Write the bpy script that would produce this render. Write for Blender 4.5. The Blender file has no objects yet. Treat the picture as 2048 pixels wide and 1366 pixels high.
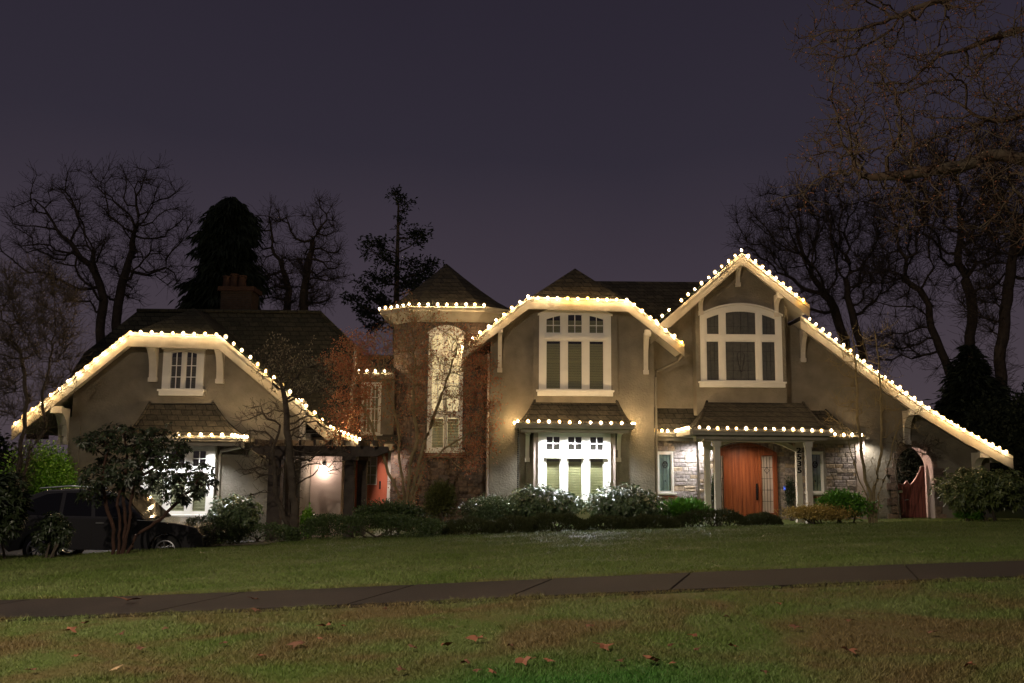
import bpy, math, random
import numpy as np
from mathutils import Vector, Matrix
from mathutils.geometry import tessellate_polygon
random.seed(7); rng = np.random.default_rng(7)
S = bpy.context.scene; COL = S.collection

# ------------------------------------------------------------------ camera
F = 1870.0; PITCH = math.radians(7.52); ROLL = math.radians(0.5); EYE = 1.5
_f = Vector((0, math.cos(PITCH), math.sin(PITCH)))
_u0 = Vector((0, -math.sin(PITCH), math.cos(PITCH))); _r0 = Vector((1, 0, 0))
_r = _r0*math.cos(ROLL) + _u0*math.sin(ROLL); _u = _u0*math.cos(ROLL) - _r0*math.sin(ROLL)
cam = bpy.data.objects.new('camera', bpy.data.cameras.new('camera')); COL.objects.link(cam)
M = Matrix.Identity(4)
for i in range(3):
    M[i][0] = _r[i]; M[i][1] = _u[i]; M[i][2] = -_f[i]
M[2][3] = EYE
cam.matrix_world = M
cam.data.sensor_width = 36; cam.data.lens = 36*F/2048; cam.data.clip_end = 2000
S.camera = cam
def ray(px, py): return _f + _r*((px-1024)/F) + _u*((683-py)/F)
def P(px, py, Y):
    d = ray(px, py); t = Y/d.y
    return Vector((d.x*t, Y, EYE + d.z*t))
def X(px, Y, py=800): return P(px, py, Y).x
def Z(py, Y, px=1024): return P(px, py, Y).z
def onplane(px, py, p0, n):
    d = ray(px, py); o = Vector((0, 0, EYE)); t = (p0-o).dot(n)/d.dot(n)
    return o + d*t

# ------------------------------------------------------------------ world, sun, exposure
W = bpy.data.worlds.new('World'); S.world = W; W.use_nodes = True
nt = W.node_tree; nt.nodes.clear()
out = nt.nodes.new('ShaderNodeOutputWorld'); bg = nt.nodes.new('ShaderNodeBackground')
tc = nt.nodes.new('ShaderNodeTexCoord'); sx = nt.nodes.new('ShaderNodeSeparateXYZ'); rp = nt.nodes.new('ShaderNodeValToRGB')
nz = nt.nodes.new('ShaderNodeTexNoise'); nz.inputs['Scale'].default_value = 1.6; nz.inputs['Detail'].default_value = 3
ad = nt.nodes.new('ShaderNodeMath'); ad.operation = 'MULTIPLY_ADD'; ad.inputs[1].default_value = 0.18; ad.inputs[2].default_value = -0.09
ad2 = nt.nodes.new('ShaderNodeMath'); ad2.operation = 'ADD'
nt.links.new(tc.outputs['Generated'], sx.inputs[0]); nt.links.new(tc.outputs['Generated'], nz.inputs['Vector'])
nt.links.new(nz.outputs[0], ad.inputs[0]); nt.links.new(sx.outputs['Z'], ad2.inputs[0]); nt.links.new(ad.outputs[0], ad2.inputs[1])
nt.links.new(ad2.outputs[0], rp.inputs[0])
e = rp.color_ramp.elements
e[0].position = 0.0; e[0].color = (0.068, 0.052, 0.062, 1)
e[1].position = 0.50; e[1].color = (0.0225, 0.0185, 0.0300, 1)
m_ = rp.color_ramp.elements.new(0.20); m_.color = (0.047, 0.0365, 0.050, 1)
m_ = rp.color_ramp.elements.new(0.34); m_.color = (0.028, 0.0235, 0.036, 1)
nt.links.new(rp.outputs[0], bg.inputs[0]); bg.inputs[1].default_value = 0.86
nt.links.new(bg.outputs[0], out.inputs[0])
sun = bpy.data.objects.new('moon_light', bpy.data.lights.new('moon_light', 'SUN')); COL.objects.link(sun)  # weak warm sun added as fill, its source unseen
sun.data.energy = 0.10; sun.data.angle = math.radians(0.5); sun.data.color = (1, .93, .85)
sun.rotation_euler = (math.radians(42), 0, math.radians(-28))
S.view_settings.view_transform = 'Standard'; S.view_settings.look = 'None'
S.view_settings.exposure = 0.30; S.view_settings.gamma = 1
S.cycles.max_bounces = 6; S.cycles.transparent_max_bounces = 12; S.cycles.sample_clamp_indirect = 3.0
S.cycles.use_denoising = True; S.cycles.use_light_tree = True

# ------------------------------------------------------------------ materials
def mat(name, col, rough=.7, spec=.3, col2=None, nscale=3., bump=0., bscale=40., metal=0., island=False, emit=None, estr=0., stretch=None):
    m = bpy.data.materials.new(name); m.use_nodes = True
    t = m.node_tree; b = t.nodes['Principled BSDF']
    b.inputs['Roughness'].default_value = rough; b.inputs['Metallic'].default_value = metal
    b.inputs['Specular IOR Level'].default_value = spec
    b.inputs['Base Color'].default_value = (*col, 1)
    tcd = t.nodes.new('ShaderNodeTexCoord')
    if col2 is not None:
        r = t.nodes.new('ShaderNodeValToRGB'); r.color_ramp.elements[0].color = (*col, 1); r.color_ramp.elements[1].color = (*col2, 1)
        if island:
            g = t.nodes.new('ShaderNodeNewGeometry'); t.links.new(g.outputs['Random Per Island'], r.inputs[0])
        else:
            n = t.nodes.new('ShaderNodeTexNoise'); n.inputs['Scale'].default_value = nscale; n.inputs['Detail'].default_value = 6
            r.color_ramp.elements[0].position = .3; r.color_ramp.elements[1].position = .7
            if stretch:
                mp = t.nodes.new('ShaderNodeMapping'); mp.inputs['Scale'].default_value = stretch; t.links.new(tcd.outputs['Object'], mp.inputs[0]); t.links.new(mp.outputs[0], n.inputs['Vector'])
            else: t.links.new(tcd.outputs['Object'], n.inputs['Vector'])
            t.links.new(n.outputs[0], r.inputs[0])
        t.links.new(r.outputs[0], b.inputs['Base Color'])
    if bump:
        n = t.nodes.new('ShaderNodeTexNoise'); n.inputs['Scale'].default_value = bscale; n.inputs['Detail'].default_value = 5
        bp = t.nodes.new('ShaderNodeBump'); bp.inputs['Strength'].default_value = bump; bp.inputs['Distance'].default_value = .02
        t.links.new(tcd.outputs['Object'], n.inputs['Vector']); t.links.new(n.outputs[0], bp.inputs['Height']); t.links.new(bp.outputs[0], b.inputs['Normal'])
    if emit:
        b.inputs['Emission Color'].default_value = (*emit, 1); b.inputs['Emission Strength'].default_value = estr
    return m
def brickmat(name, c1, c2, mortar, bw, bh, msize=.012, rough=.85, bump=.6, noise=.5, off=.5, vertical=True):
    m = bpy.data.materials.new(name); m.use_nodes = True
    t = m.node_tree; b = t.nodes['Principled BSDF']; b.inputs['Roughness'].default_value = rough; b.inputs['Specular IOR Level'].default_value = .2
    tcd = t.nodes.new('ShaderNodeTexCoord'); s = t.nodes.new('ShaderNodeSeparateXYZ'); c = t.nodes.new('ShaderNodeCombineXYZ')
    t.links.new(tcd.outputs['Object'], s.inputs[0])
    a = t.nodes.new('ShaderNodeMath'); a.operation = 'MULTIPLY_ADD'; a.inputs[1].default_value = .83
    t.links.new(s.outputs['Y'], a.inputs[0]); t.links.new(s.outputs['X'], a.inputs[2])
    t.links.new(a.outputs[0], c.inputs[0]); t.links.new(s.outputs['Z'], c.inputs[1])
    nw = t.nodes.new('ShaderNodeTexNoise'); nw.inputs['Scale'].default_value = 2.5
    mx = t.nodes.new('ShaderNodeMix'); mx.data_type = 'VECTOR'; mx.inputs[0].default_value = .035
    t.links.new(c.outputs[0], mx.inputs[4]); t.links.new(nw.outputs['Color'], mx.inputs[5]); t.links.new(tcd.outputs['Object'], nw.inputs['Vector'])
    br = t.nodes.new('ShaderNodeTexBrick'); br.inputs['Scale'].default_value = 1.0
    br.inputs['Brick Width'].default_value = bw; br.inputs['Row Height'].default_value = bh; br.inputs['Mortar Size'].default_value = msize
    br.inputs['Color1'].default_value = (*c1, 1); br.inputs['Color2'].default_value = (*c2, 1); br.inputs['Mortar'].default_value = (*mortar, 1)
    br.inputs['Mortar Smooth'].default_value = .3; br.offset = off; br.squash = 1.5 if off != .5 else 1; br.squash_frequency = 3
    t.links.new(mx.outputs[1], br.inputs['Vector'])
    n = t.nodes.new('ShaderNodeTexNoise'); n.inputs['Scale'].default_value = 9; n.inputs['Detail'].default_value = 8
    t.links.new(tcd.outputs['Object'], n.inputs['Vector'])
    mm = t.nodes.new('ShaderNodeMix'); mm.data_type = 'RGBA'; mm.blend_type = 'MULTIPLY'; mm.inputs[0].default_value = noise
    r = t.nodes.new('ShaderNodeValToRGB'); r.color_ramp.elements[0].position = .3; r.color_ramp.elements[0].color = (.35, .35, .35, 1); r.color_ramp.elements[1].position = .7; r.color_ramp.elements[1].color = (1.3, 1.25, 1.2, 1)
    t.links.new(n.outputs[0], r.inputs[0]); t.links.new(br.outputs['Color'], mm.inputs[6]); t.links.new(r.outputs[0], mm.inputs[7]); t.links.new(mm.outputs[2], b.inputs['Base Color'])
    bp = t.nodes.new('ShaderNodeBump'); bp.inputs['Strength'].default_value = bump; bp.inputs['Distance'].default_value = .03
    sb = t.nodes.new('ShaderNodeMath'); sb.operation = 'SUBTRACT'
    t.links.new(n.outputs[0], sb.inputs[0]); t.links.new(br.outputs['Fac'], sb.inputs[1]); t.links.new(sb.outputs[0], bp.inputs['Height']); t.links.new(bp.outputs[0], b.inputs['Normal'])
    return m
def glassmat(name, tint=(.93, .94, .90), gl=.12):
    m = bpy.data.materials.new(name); m.use_nodes = True; t = m.node_tree; t.nodes.clear()
    o = t.nodes.new('ShaderNodeOutputMaterial'); mx = t.nodes.new('ShaderNodeMixShader'); a = t.nodes.new('ShaderNodeBsdfTransparent'); g = t.nodes.new('ShaderNodeBsdfGlossy')
    a.inputs[0].default_value = (*tint, 1); g.inputs['Roughness'].default_value = .03; mx.inputs[0].default_value = gl
    t.links.new(a.outputs[0], mx.inputs[1]); t.links.new(g.outputs[0], mx.inputs[2]); t.links.new(mx.outputs[0], o.inputs[0])
    return m
def emat(name, col, s):
    m = bpy.data.materials.new(name); m.use_nodes = True; t = m.node_tree; t.nodes.clear()
    o = t.nodes.new('ShaderNodeOutputMaterial'); em = t.nodes.new('ShaderNodeEmission'); em.inputs[0].default_value = (*col, 1); em.inputs[1].default_value = s
    t.links.new(em.outputs[0], o.inputs[0]); return m
BULB = 600.0
M_stucco = mat('stucco', (.165, .146, .113), .9, .15, (.25, .222, .173), 1.9, 1.0, 16)
M_trim = mat('cream_trim', (.60, .55, .46), .55, .3, (.66, .61, .52), 5, .08, 60)
M_fascia = mat('painted_fascia', (.29, .26, .205), .6, .25, (.40, .36, .29), 2.6, .15, 30)
M_white = mat('white_frame', (.74, .72, .66), .5, .35, (.78, .76, .70), 6)
M_roof = brickmat('roof_shingles', (.038, .035, .028), (.066, .058, .044), (.012, .011, .009), .32, .17, .012, .85, .9, .6)
M_roofd = brickmat('dimmed_shingles', (.024, .024, .017), (.042, .040, .028), (.009, .009, .007), .32, .17, .012, .85, .9, .6)  # darker, greenish copy of the shingles; left roofs' dimness is put into the colour
M_stone = brickmat('ashlar_stone', (.38, .33, .30), (.15, .12, .105), (.42, .39, .35), .42, .16, .016, .85, 1.0, .6, .37)
M_darkstone = brickmat('brown_stone', (.15, .105, .085), (.28, .205, .16), (.27, .225, .19), .42, .16, .016, .85, .9, .7, .37)
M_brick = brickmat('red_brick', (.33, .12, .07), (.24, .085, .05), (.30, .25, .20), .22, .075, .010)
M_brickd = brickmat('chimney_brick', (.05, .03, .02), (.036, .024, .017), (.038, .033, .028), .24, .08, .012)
M_terra = mat('terracotta', (.045, .023, .015), .8, .2, (.033, .017, .012), 4)
M_glass = glassmat('window_glass')
M_dark = mat('dark_interior', (.02, .018, .016), .9)
M_blind = mat('pale_blind', (.42, .42, .30), .6, .2)
M_blind2 = mat('sage_blind', (.34, .33, .18), .6, .2)
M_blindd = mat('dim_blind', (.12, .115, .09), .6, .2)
M_lead = mat('leading', (.03, .03, .03), .4, .4, metal=.6)
M_leadglass = mat('leaded_glass', (.07, .072, .066), .12, .6, (.095, .095, .085), 9)
M_frost = mat('frosted_glass', (.23, .31, .31), .2, .5, (.28, .37, .36), 6)
M_doorwood = mat('red_wood', (.27, .075, .024), .36, .45, (.12, .028, .010), 1.6, .1, 30, stretch=(9, 9, .5))
M_salmon = mat('salmon_paint', (.62, .17, .095), .5, .35, (.66, .19, .11), 4)
M_gate = mat('maroon_paint', (.20, .06, .046), .6, .3, (.30, .095, .07), 1.5, .2, 20, stretch=(8, 8, .5))
M_plaster = mat('pale_plaster', (.40, .32, .275), .85, .2, (.46, .375, .32), 2, .3, 30)
M_timber = mat('dark_timber', (.050, .040, .034), .8, .2, (.085, .068, .055), 4, .4, 25)
M_metal = mat('black_iron', (.02, .02, .02), .4, .5, metal=.8)
M_bulb = emat('warm_bulb', (1, .64, .29), BULB)
M_bulby = emat('amber_bulb', (1, .50, .10), BULB)
M_bulbw = emat('pale_bulb', (1, .72, .40), BULB)
def shellmat(name, col, st):
    m = bpy.data.materials.new(name); m.use_nodes = True; t = m.node_tree; t.nodes.clear()
    o = t.nodes.new('ShaderNodeOutputMaterial'); mx = t.nodes.new('ShaderNodeMixShader'); a = t.nodes.new('ShaderNodeBsdfTransparent'); em = t.nodes.new('ShaderNodeEmission')
    em.inputs[0].default_value = (*col, 1); em.inputs[1].default_value = st; mx.inputs[0].default_value = .55
    t.links.new(a.outputs[0], mx.inputs[1]); t.links.new(em.outputs[0], mx.inputs[2]); t.links.new(mx.outputs[0], o.inputs[0]); return m
M_shell = shellmat('amber_glass', (1, .60, .17), 1.5); M_shelly = shellmat('yellow_glass', (1, .52, .04), 2.2); M_shellw = shellmat('clear_warm_glass', (1, .70, .34), 1.5)
M_cord = mat('green_cord', (.02, .04, .02), .6)
M_bark = mat('bark', (.060, .048, .038), .95, .1, (.10, .083, .062), 6, .6, 30)
M_barkd = mat('dark_bark', (.045, .036, .030), .95, .1, (.075, .060, .048), 6)
M_barkr = mat('red_bark', (.065, .034, .024), .85, .2, (.040, .022, .016), 6, .4, 30)
M_barkm = mat('mossy_bark', (.33, .26, .14), .9, .15, (.20, .16, .085), 5, .5, 30)
M_barkw = mat('lichen_bark', (.105, .060, .038), .9, .15, (.14, .115, .078), 3, .5, 30)

# ------------------------------------------------------------------ mesh helpers
class MB:
    def __init__(s): s.v = []; s.f = []
    def add(s, vs, fs):
        o = len(s.v); s.v += [tuple(p) for p in vs]; s.f += [tuple(i+o for i in f) for f in fs]; return s
    def box(s, x0, x1, y0, y1, z0, z1):
        v = [(x, y, z) for x in (x0, x1) for y in (y0, y1) for z in (z0, z1)]
        return s.add(v, [(0, 1, 3, 2), (4, 6, 7, 5), (0, 4, 5, 1), (2, 3, 7, 6), (0, 2, 6, 4), (1, 5, 7, 3)])
    def plate(s, loops, y0, y1):
        "loops of (x, z): outer, then holes; extruded from y0 (front) to y1"
        pl = [[Vector((p[0], p[1], 0)) for p in l] for l in loops]
        tri = tessellate_polygon(pl); flat = [p for l in loops for p in l]; n = len(flat)
        vs = [(p[0], y0, p[1]) for p in flat] + [(p[0], y1, p[1]) for p in flat]; fs = []
        for a, b, c in tri:
            pa, pb, pc = flat[a], flat[b], flat[c]
            if (pb[0]-pa[0])*(pc[1]-pa[1])-(pb[1]-pa[1])*(pc[0]-pa[0]) < 0: b, c = c, b
            fs += [(a, b, c), (a+n, c+n, b+n)]
        o = 0
        for k, l in enumerate(loops):
            m = len(l); ar = sum(l[i][0]*l[(i+1) % m][1]-l[(i+1) % m][0]*l[i][1] for i in range(m))
            for i in range(m):
                a, b = o+i, o+(i+1) % m
                fs.append((a, a+n, b+n, b) if (ar > 0) == (k == 0) else (a, b, b+n, a+n))
            o += m
        return s.add(vs, fs)
    def rect(s, x0, x1, z0, z1, y0, y1): return s.box(x0, x1, y0, y1, z0, z1)
    def tube(s, path, r, n=6, cap=True):
        path = [Vector(p) for p in path]; rs = r if isinstance(r, (list, tuple)) else [r]*len(path); vs = []; fs = []
        for i, p in enumerate(path):
            d = (path[min(i+1, len(path)-1)]-path[max(i-1, 0)]).normalized()
            a = d.cross(Vector((0, 0, 1))) if abs(d.z) < .95 else d.cross(Vector((1, 0, 0)))
            a.normalize(); b = d.cross(a)
            for k in range(n):
                t = 2*math.pi*k/n; vs.append(p + (a*math.cos(t)+b*math.sin(t))*rs[i])
        for i in range(len(path)-1):
            for k in range(n): fs.append((i*n+k, i*n+(k+1) % n, (i+1)*n+(k+1) % n, (i+1)*n+k))
        if cap: fs += [tuple(range(n))[::-1], tuple((len(path)-1)*n+k for k in range(n))]
        return s.add(vs, fs)
    def lathe(s, prof, c, n=16, axis='z'):
        vs = []; fs = []; m = len(prof)
        for k in range(n):
            t = 2*math.pi*k/n
            for r, h in prof:
                if axis == 'z': vs.append((c[0]+r*math.cos(t), c[1]+r*math.sin(t), c[2]+h))
                else: vs.append((c[0]+r*math.cos(t), c[1]+h, c[2]+r*math.sin(t)))
        for k in range(n):
            for i in range(m-1):
                a = k*m+i; b = ((k+1) % n)*m+i; fs.append((a, b, b+1, a+1))
        return s.add(vs, fs)
    def hexa(s, top, bot):
        "two corresponding rings of points"
        n = len(top); return s.add(list(top)+list(bot), [tuple(range(n)), tuple(range(2*n-1, n-1, -1))] + [(i, i+n, (i+1) % n+n, (i+1) % n) for i in range(n)])
    def build(s, name, m, parent=None, smooth=False):
        me = bpy.data.meshes.new(name); me.from_pydata(s.v, [], s.f); me.materials.append(m); me.update()
        if smooth:
            for p in me.polygons: p.use_smooth = True
        return link(name, me, parent)
def link(name, me, parent=None):
    o = bpy.data.objects.new(name, me); COL.objects.link(o)
    if parent: o.parent = parent; o.matrix_parent_inverse = Matrix.Translation(parent_loc(parent)).inverted()
    return o
def parent_loc(p):
    l = Vector((0, 0, 0))
    while p: l = l + p.location; l = l + (p.matrix_parent_inverse.translation if p.parent else Vector((0, 0, 0))); p = p.parent
    return l
def np_mesh(name, V, Fq, m, parent=None, smooth=False):
    "V (n,3), Fq (k,3|4) arrays"
    me = bpy.data.meshes.new(name); V = np.asarray(V, np.float32); Fq = np.asarray(Fq, np.int32); k, c = Fq.shape
    me.vertices.add(len(V)); me.vertices.foreach_set('co', V.ravel())
    me.loops.add(k*c); me.loops.foreach_set('vertex_index', Fq.ravel())
    me.polygons.add(k); me.polygons.foreach_set('loop_start', np.arange(0, k*c, c, dtype=np.int32)); me.polygons.foreach_set('loop_total', np.full(k, c, np.int32))
    if smooth: me.polygons.foreach_set('use_smooth', np.ones(k, bool))
    me.materials.append(m); me.update(calc_edges=True); me.validate()
    return link(name, me, parent)
def tag(o, label=None, cat=None, group=None, kind=None):
    if label: o['label'] = label
    if cat: o['category'] = cat
    if group: o['group'] = group
    if kind: o['kind'] = kind
    return o
def empty(name, loc, label, cat, group=None):
    o = bpy.data.objects.new(name, None); COL.objects.link(o); o.location = loc; o.empty_display_size = .1
    return tag(o, label, cat, group)

# ------------------------------------------------------------------ ground
def edgeY(x): return np.interp(x, [-30, -10, -6, 0, 6, 9, 17, 40], [19, 21.3, 25.0, 27.2, 29.2, 30.0, 31.6, 32])
def hdepth(x, y):
    x = np.asarray(x, float); y = np.asarray(y, float)
    h10 = 1.26 - .053*9*np.tanh(x/9.0)
    he = 1.93 - .0165*np.clip(x, -22, 22)
    t = np.clip((y-10)/(edgeY(x)-10), 0, 1)
    h = h10 + (he-h10)*t + np.clip(9-y, 0, 5)*.012
    low = np.clip((-x-3.5)/2.5, 0, 1)*np.clip((y-edgeY(x)-.3)/1.2, 0, 1)
    return h + low*np.where(y > 0, .38, 0)
def gz(x, y): return float(EYE - hdepth(x, y))
def sheet(name, xs, ys, dz, m, extra=None):
    Xg, Yg = np.meshgrid(xs, ys); Zg = EYE - hdepth(Xg, Yg) + dz
    if extra is not None: Zg = Zg + extra(Xg, Yg)
    V = np.stack([Xg, Yg, Zg], -1).reshape(-1, 3); nx, ny = len(xs), len(ys)
    i = (np.arange(ny-1)[:, None]*nx + np.arange(nx-1)[None]).ravel()
    return np_mesh(name, V, np.stack([i, i+1, i+nx+1, i+nx], -1), m, smooth=True)
def grassmat(name, blade):
    m = bpy.data.materials.new(name); m.use_nodes = True; t = m.node_tree; b = t.nodes['Principled BSDF']
    b.inputs['Roughness'].default_value = .55; b.inputs['Specular IOR Level'].default_value = .18 if blade else .1
    tcd = t.nodes.new('ShaderNodeTexCoord')
    def noise(sc, det, lo, hi, dist=0):
        n = t.nodes.new('ShaderNodeTexNoise'); n.inputs['Scale'].default_value = sc; n.inputs['Detail'].default_value = det; n.inputs['Distortion'].default_value = dist
        t.links.new(tcd.outputs['Object'], n.inputs['Vector']); r = t.nodes.new('ShaderNodeMapRange'); r.inputs[1].default_value = lo; r.inputs[2].default_value = hi
        t.links.new(n.outputs[0], r.inputs[0]); return r.outputs[0]
    def mixc(fac, a, c):
        x = t.nodes.new('ShaderNodeMix'); x.data_type = 'RGBA'
        if isinstance(fac, float): x.inputs[0].default_value = fac
        else: t.links.new(fac, x.inputs[0])
        for s_, v in ((6, a), (7, c)):
            if isinstance(v, tuple): x.inputs[s_].default_value = (*v, 1)
            else: t.links.new(v, x.inputs[s_])
        return x.outputs[2]
    sp = t.nodes.new('ShaderNodeSeparateXYZ'); t.links.new(tcd.outputs['Object'], sp.inputs[0])
    nearY = t.nodes.new('ShaderNodeMapRange'); nearY.inputs[1].default_value = 11.2; nearY.inputs[2].default_value = 10.6; t.links.new(sp.outputs['Y'], nearY.inputs[0])
    lush = t.nodes.new('ShaderNodeMapRange'); lush.inputs[1].default_value = 6.9; lush.inputs[2].default_value = 5.9; t.links.new(sp.outputs['Y'], lush.inputs[0])
    g = mixc(noise(.7, 5, .35, .65), (.088, .132, .026), (.130, .160, .050))
    dry = t.nodes.new('ShaderNodeMath'); dry.operation = 'MULTIPLY'; t.links.new(noise(1.1, 6, .38, .60, .6), dry.inputs[0]); t.links.new(nearY.outputs[0], dry.inputs[1])
    d2 = t.nodes.new('ShaderNodeMath'); d2.operation = 'MULTIPLY'; d2.inputs[1].default_value = .85; t.links.new(dry.outputs[0], d2.inputs[0])
    c = mixc(d2.outputs[0], g, (.145, .095, .042))
    c = mixc(noise(6, 3, .62, .80), c, (.12, .085, .04))
    lm = t.nodes.new('ShaderNodeMath'); lm.operation = 'MULTIPLY'; t.links.new(lush.outputs[0], lm.inputs[0])
    ax = t.nodes.new('ShaderNodeMath'); ax.operation = 'SUBTRACT'; ax.inputs[1].default_value = .35; t.links.new(sp.outputs['X'], ax.inputs[0])
    ab = t.nodes.new('ShaderNodeMath'); ab.operation = 'ABSOLUTE'; t.links.new(ax.outputs[0], ab.inputs[0])
    ar = t.nodes.new('ShaderNodeMapRange'); ar.inputs[1].default_value = 1.5; ar.inputs[2].default_value = .5; t.links.new(ab.outputs[0], ar.inputs[0]); t.links.new(ar.outputs[0], lm.inputs[1])
    c = mixc(lm.outputs[0], c, (.045, .130, .020))
    if blade:
        gm = t.nodes.new('ShaderNodeNewGeometry'); r = t.nodes.new('ShaderNodeMapRange'); r.inputs[3].default_value = .55; r.inputs[4].default_value = 1.5
        t.links.new(gm.outputs['Random Per Island'], r.inputs[0]); v = t.nodes.new('ShaderNodeVectorMath'); v.operation = 'SCALE'
        t.links.new(c, v.inputs[0]); t.links.new(r.outputs[0], v.inputs['Scale']); c = v.outputs[0]
    else:
        v = t.nodes.new('ShaderNodeVectorMath'); v.operation = 'SCALE'; v.inputs['Scale'].default_value = .55; t.links.new(c, v.inputs[0]); c = v.outputs[0]
    t.links.new(c, b.inputs['Base Color']); return m
M_lawn = grassmat('lawn_soil', False); M_blade = grassmat('grass_blade', True)
xs = np.concatenate([np.linspace(-300, -26, 12), np.linspace(-25, 25, 126), np.linspace(26, 300, 12)])
ys = np.concatenate([np.linspace(-40, 3, 10), np.linspace(3.2, 36, 120), np.linspace(37, 600, 25)])
WY0, WY1 = 9.22, 10.76
tag(sheet('ground', xs, ys, 0, M_lawn, lambda x, y: np.where((y > WY0-.12) & (y < WY1+.12), -.06, 0)), kind='structure')
M_walk = mat('wet_concrete', (.026, .018, .0155), .7, .3, (.013, .0095, .0085), .9, .35, 60)
wb = MB(); x = -16.0
rw = random.Random(3)
while x < 16:
    w = rw.choice([1.5, 1.55, 1.9, 2.4]); nn = 8
    for k in range(nn):
        xa, xb = x + w*k/nn, x + w*(k+1)/nn
        if k == nn-1: xb -= .025
        sk = .25
        tp = []
        for (xx, yy) in ((xa-sk, WY0), (xb-sk, WY0), (xb+sk, WY1), (xa+sk, WY1)): tp.append((xx, yy, gz(xx, yy)+.004))
        wb.hexa(tp, [(a, b, c-.12) for a, b, c in tp])
    x += w
tag(wb.build('sidewalk', M_walk), kind='structure')
M_drive = mat('driveway_paving', (.075, .066, .060), .8, .2, (.05, .045, .04), 2, .3, 30)
dxs = np.linspace(-24, -5.8, 30); dys = np.linspace(22.6, 29.9, 24)
tag(sheet('driveway', dxs, dys, .03, M_drive), kind='structure')

# grass blades
NB = 850000
d = 4.9*np.exp(rng.random(NB)*math.log(31.5/4.9)); xx = (rng.random(NB)*2-1)*(.575*d+1.3)
keep = (d < edgeY(xx)+.25)
jit = .07*np.sin(xx*9)+.05*np.sin(xx*23+1)
keep &= ~((d > WY0-.02+jit*.6) & (d < WY1+.02+jit*.6))
d = d[keep]; xx = xx[keep]; n = len(d)
def vnoise(x, y, s):
    return (np.sin(x*s+1.3*np.sin(y*s*.7))+np.sin(y*s*1.3+1.7*np.sin(x*s*.6+2)))*.5
sc = np.maximum(1, d/7.5)**.72
hgt = (.013+.022*rng.random(n))*(1+.35*vnoise(xx, d, 2.1)+.25*vnoise(xx+5, d, 6.3))*sc**.6
wd = .0023*sc*(.7+.6*rng.random(n)); az = rng.random(n)*2*math.pi; ln = hgt*(.4+1.2*rng.random(n)); la = rng.random(n)*2*math.pi
zb = EYE-hdepth(xx, d)-.004
bx, by = np.cos(az)*wd, np.sin(az)*wd
V = np.empty((n, 3, 3), np.float32)
V[:, 0] = np.stack([xx-bx, d-by, zb], -1); V[:, 1] = np.stack([xx+bx, d+by, zb], -1)
V[:, 2] = np.stack([xx+np.cos(la)*ln, d+np.sin(la)*ln, zb+hgt], -1)
g = np_mesh('grass', V.reshape(-1, 3), np.arange(3*n).reshape(-1, 3), M_blade)
tag(g, kind='stuff', label='short damp lawn grass with dry brown patches', cat='grass')

# ------------------------------------------------------------------ the house
house = empty('house', (1.0, 33, gz(1, 31)), 'large taupe stucco house with steep dark gables, stone entry and warm lit eaves', 'house')
def arcpts(x0, x1, zs, zt, n=16):
    return [(x0+(x1-x0)*k/n, zs+(zt-zs)*(1-(2*k/n-1)**2)) for k in range(n+1)]
def pxprof(pts, Y): return [P(a, b, Y) for a, b in pts]
def gable(prof, Y, Yb, fh, knees=None, hip=1.7, name='gable_roof', thick=.13, soff=True, rm=None):
    """prof px polyline of the roof edge at depth Y, roof running back to Yb. knees=(i,i+1) clipped top."""
    W_ = pxprof(prof, Y); r = MB(); sf = MB()
    def strip(a, b, ya0, yb0):
        t = [Vector((a.x, ya0, a.z)), Vector((b.x, yb0, b.z)), Vector((b.x, Yb, b.z)), Vector((a.x, Yb, a.z))]
        r.hexa(t, [p-Vector((0, 0, thick)) for p in t])
        if soff:
            e = [p-Vector((0, 0, thick+.004)) for p in t]; sf.hexa(e, [p-Vector((0, 0, .03)) for p in e])
    if knees is None:
        for i in range(len(W_)-1): strip(W_[i], W_[i+1], Y, Y)
        apex = None
    else:
        i, j = knees; kl, kr = W_[i], W_[j]; el, er = W_[i-1], W_[j+1]
        for q in range(len(W_)-1):
            if q != i: strip(W_[q], W_[q+1], Y, Y)
        sl = (kl.z-el.z)/(kl.x-el.x); sr = (kr.z-er.z)/(er.x-kr.x)
        ax = (kr.z+sr*kr.x-kl.z+sl*kl.x)/(sl+sr); az = kl.z+sl*(ax-kl.x)
        apex = Vector((ax, Y+hip, az)); ab = Vector((ax, Yb, az))
        for k, s_ in ((kl, 1), (kr, -1)):
            t = [k, apex, ab, Vector((k.x, Yb, k.z))]
            r.hexa(t, [p-Vector((0, 0, thick)) for p in t])
        t = [kl, kr, apex]; r.hexa(t, [p-Vector((0, 0, thick)) for p in t])
        t = [Vector((kl.x, Y+.02, kl.z-thick-.004)), Vector((kr.x, Y+.02, kr.z-thick-.004)), Vector((kr.x, Y+1.2, kr.z-thick-.004)), Vector((kl.x, Y+1.2, kl.z-thick-.004))]
        sf.hexa(t, [p-Vector((0, 0, .03)) for p in t])
    r.build(name, rm or M_roof, house)
    if soff: sf.build('soffit', M_trim, house)
    up = [(p.x, p.z+.02) for p in W_]; lo = [(p.x, p.z-fh) for p in W_]
    fb = MB()
    for i in range(len(W_)-1): fb.plate([[up[i], lo[i], lo[i+1], up[i+1]]], Y-.06, Y-.001)
    # crown strip above the board
    for i in range(len(W_)-1):
        a, b = W_[i], W_[i+1]
        fb.plate([[(a.x, a.z+.05), (a.x, a.z-.07), (b.x, b.z-.07), (b.x, b.z+.05)]], Y-.085, Y-.0605)
    fb.build('bargeboard', M_fascia, house)
    return W_, apex
def under(W_, x, drop):
    for a, b in zip(W_, W_[1:]):
        if a.x <= x <= b.x: return a.z+(b.z-a.z)*(x-a.x)/(b.x-a.x)-drop
    return (W_[0].z if x < W_[0].x else W_[-1].z)-drop
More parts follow.
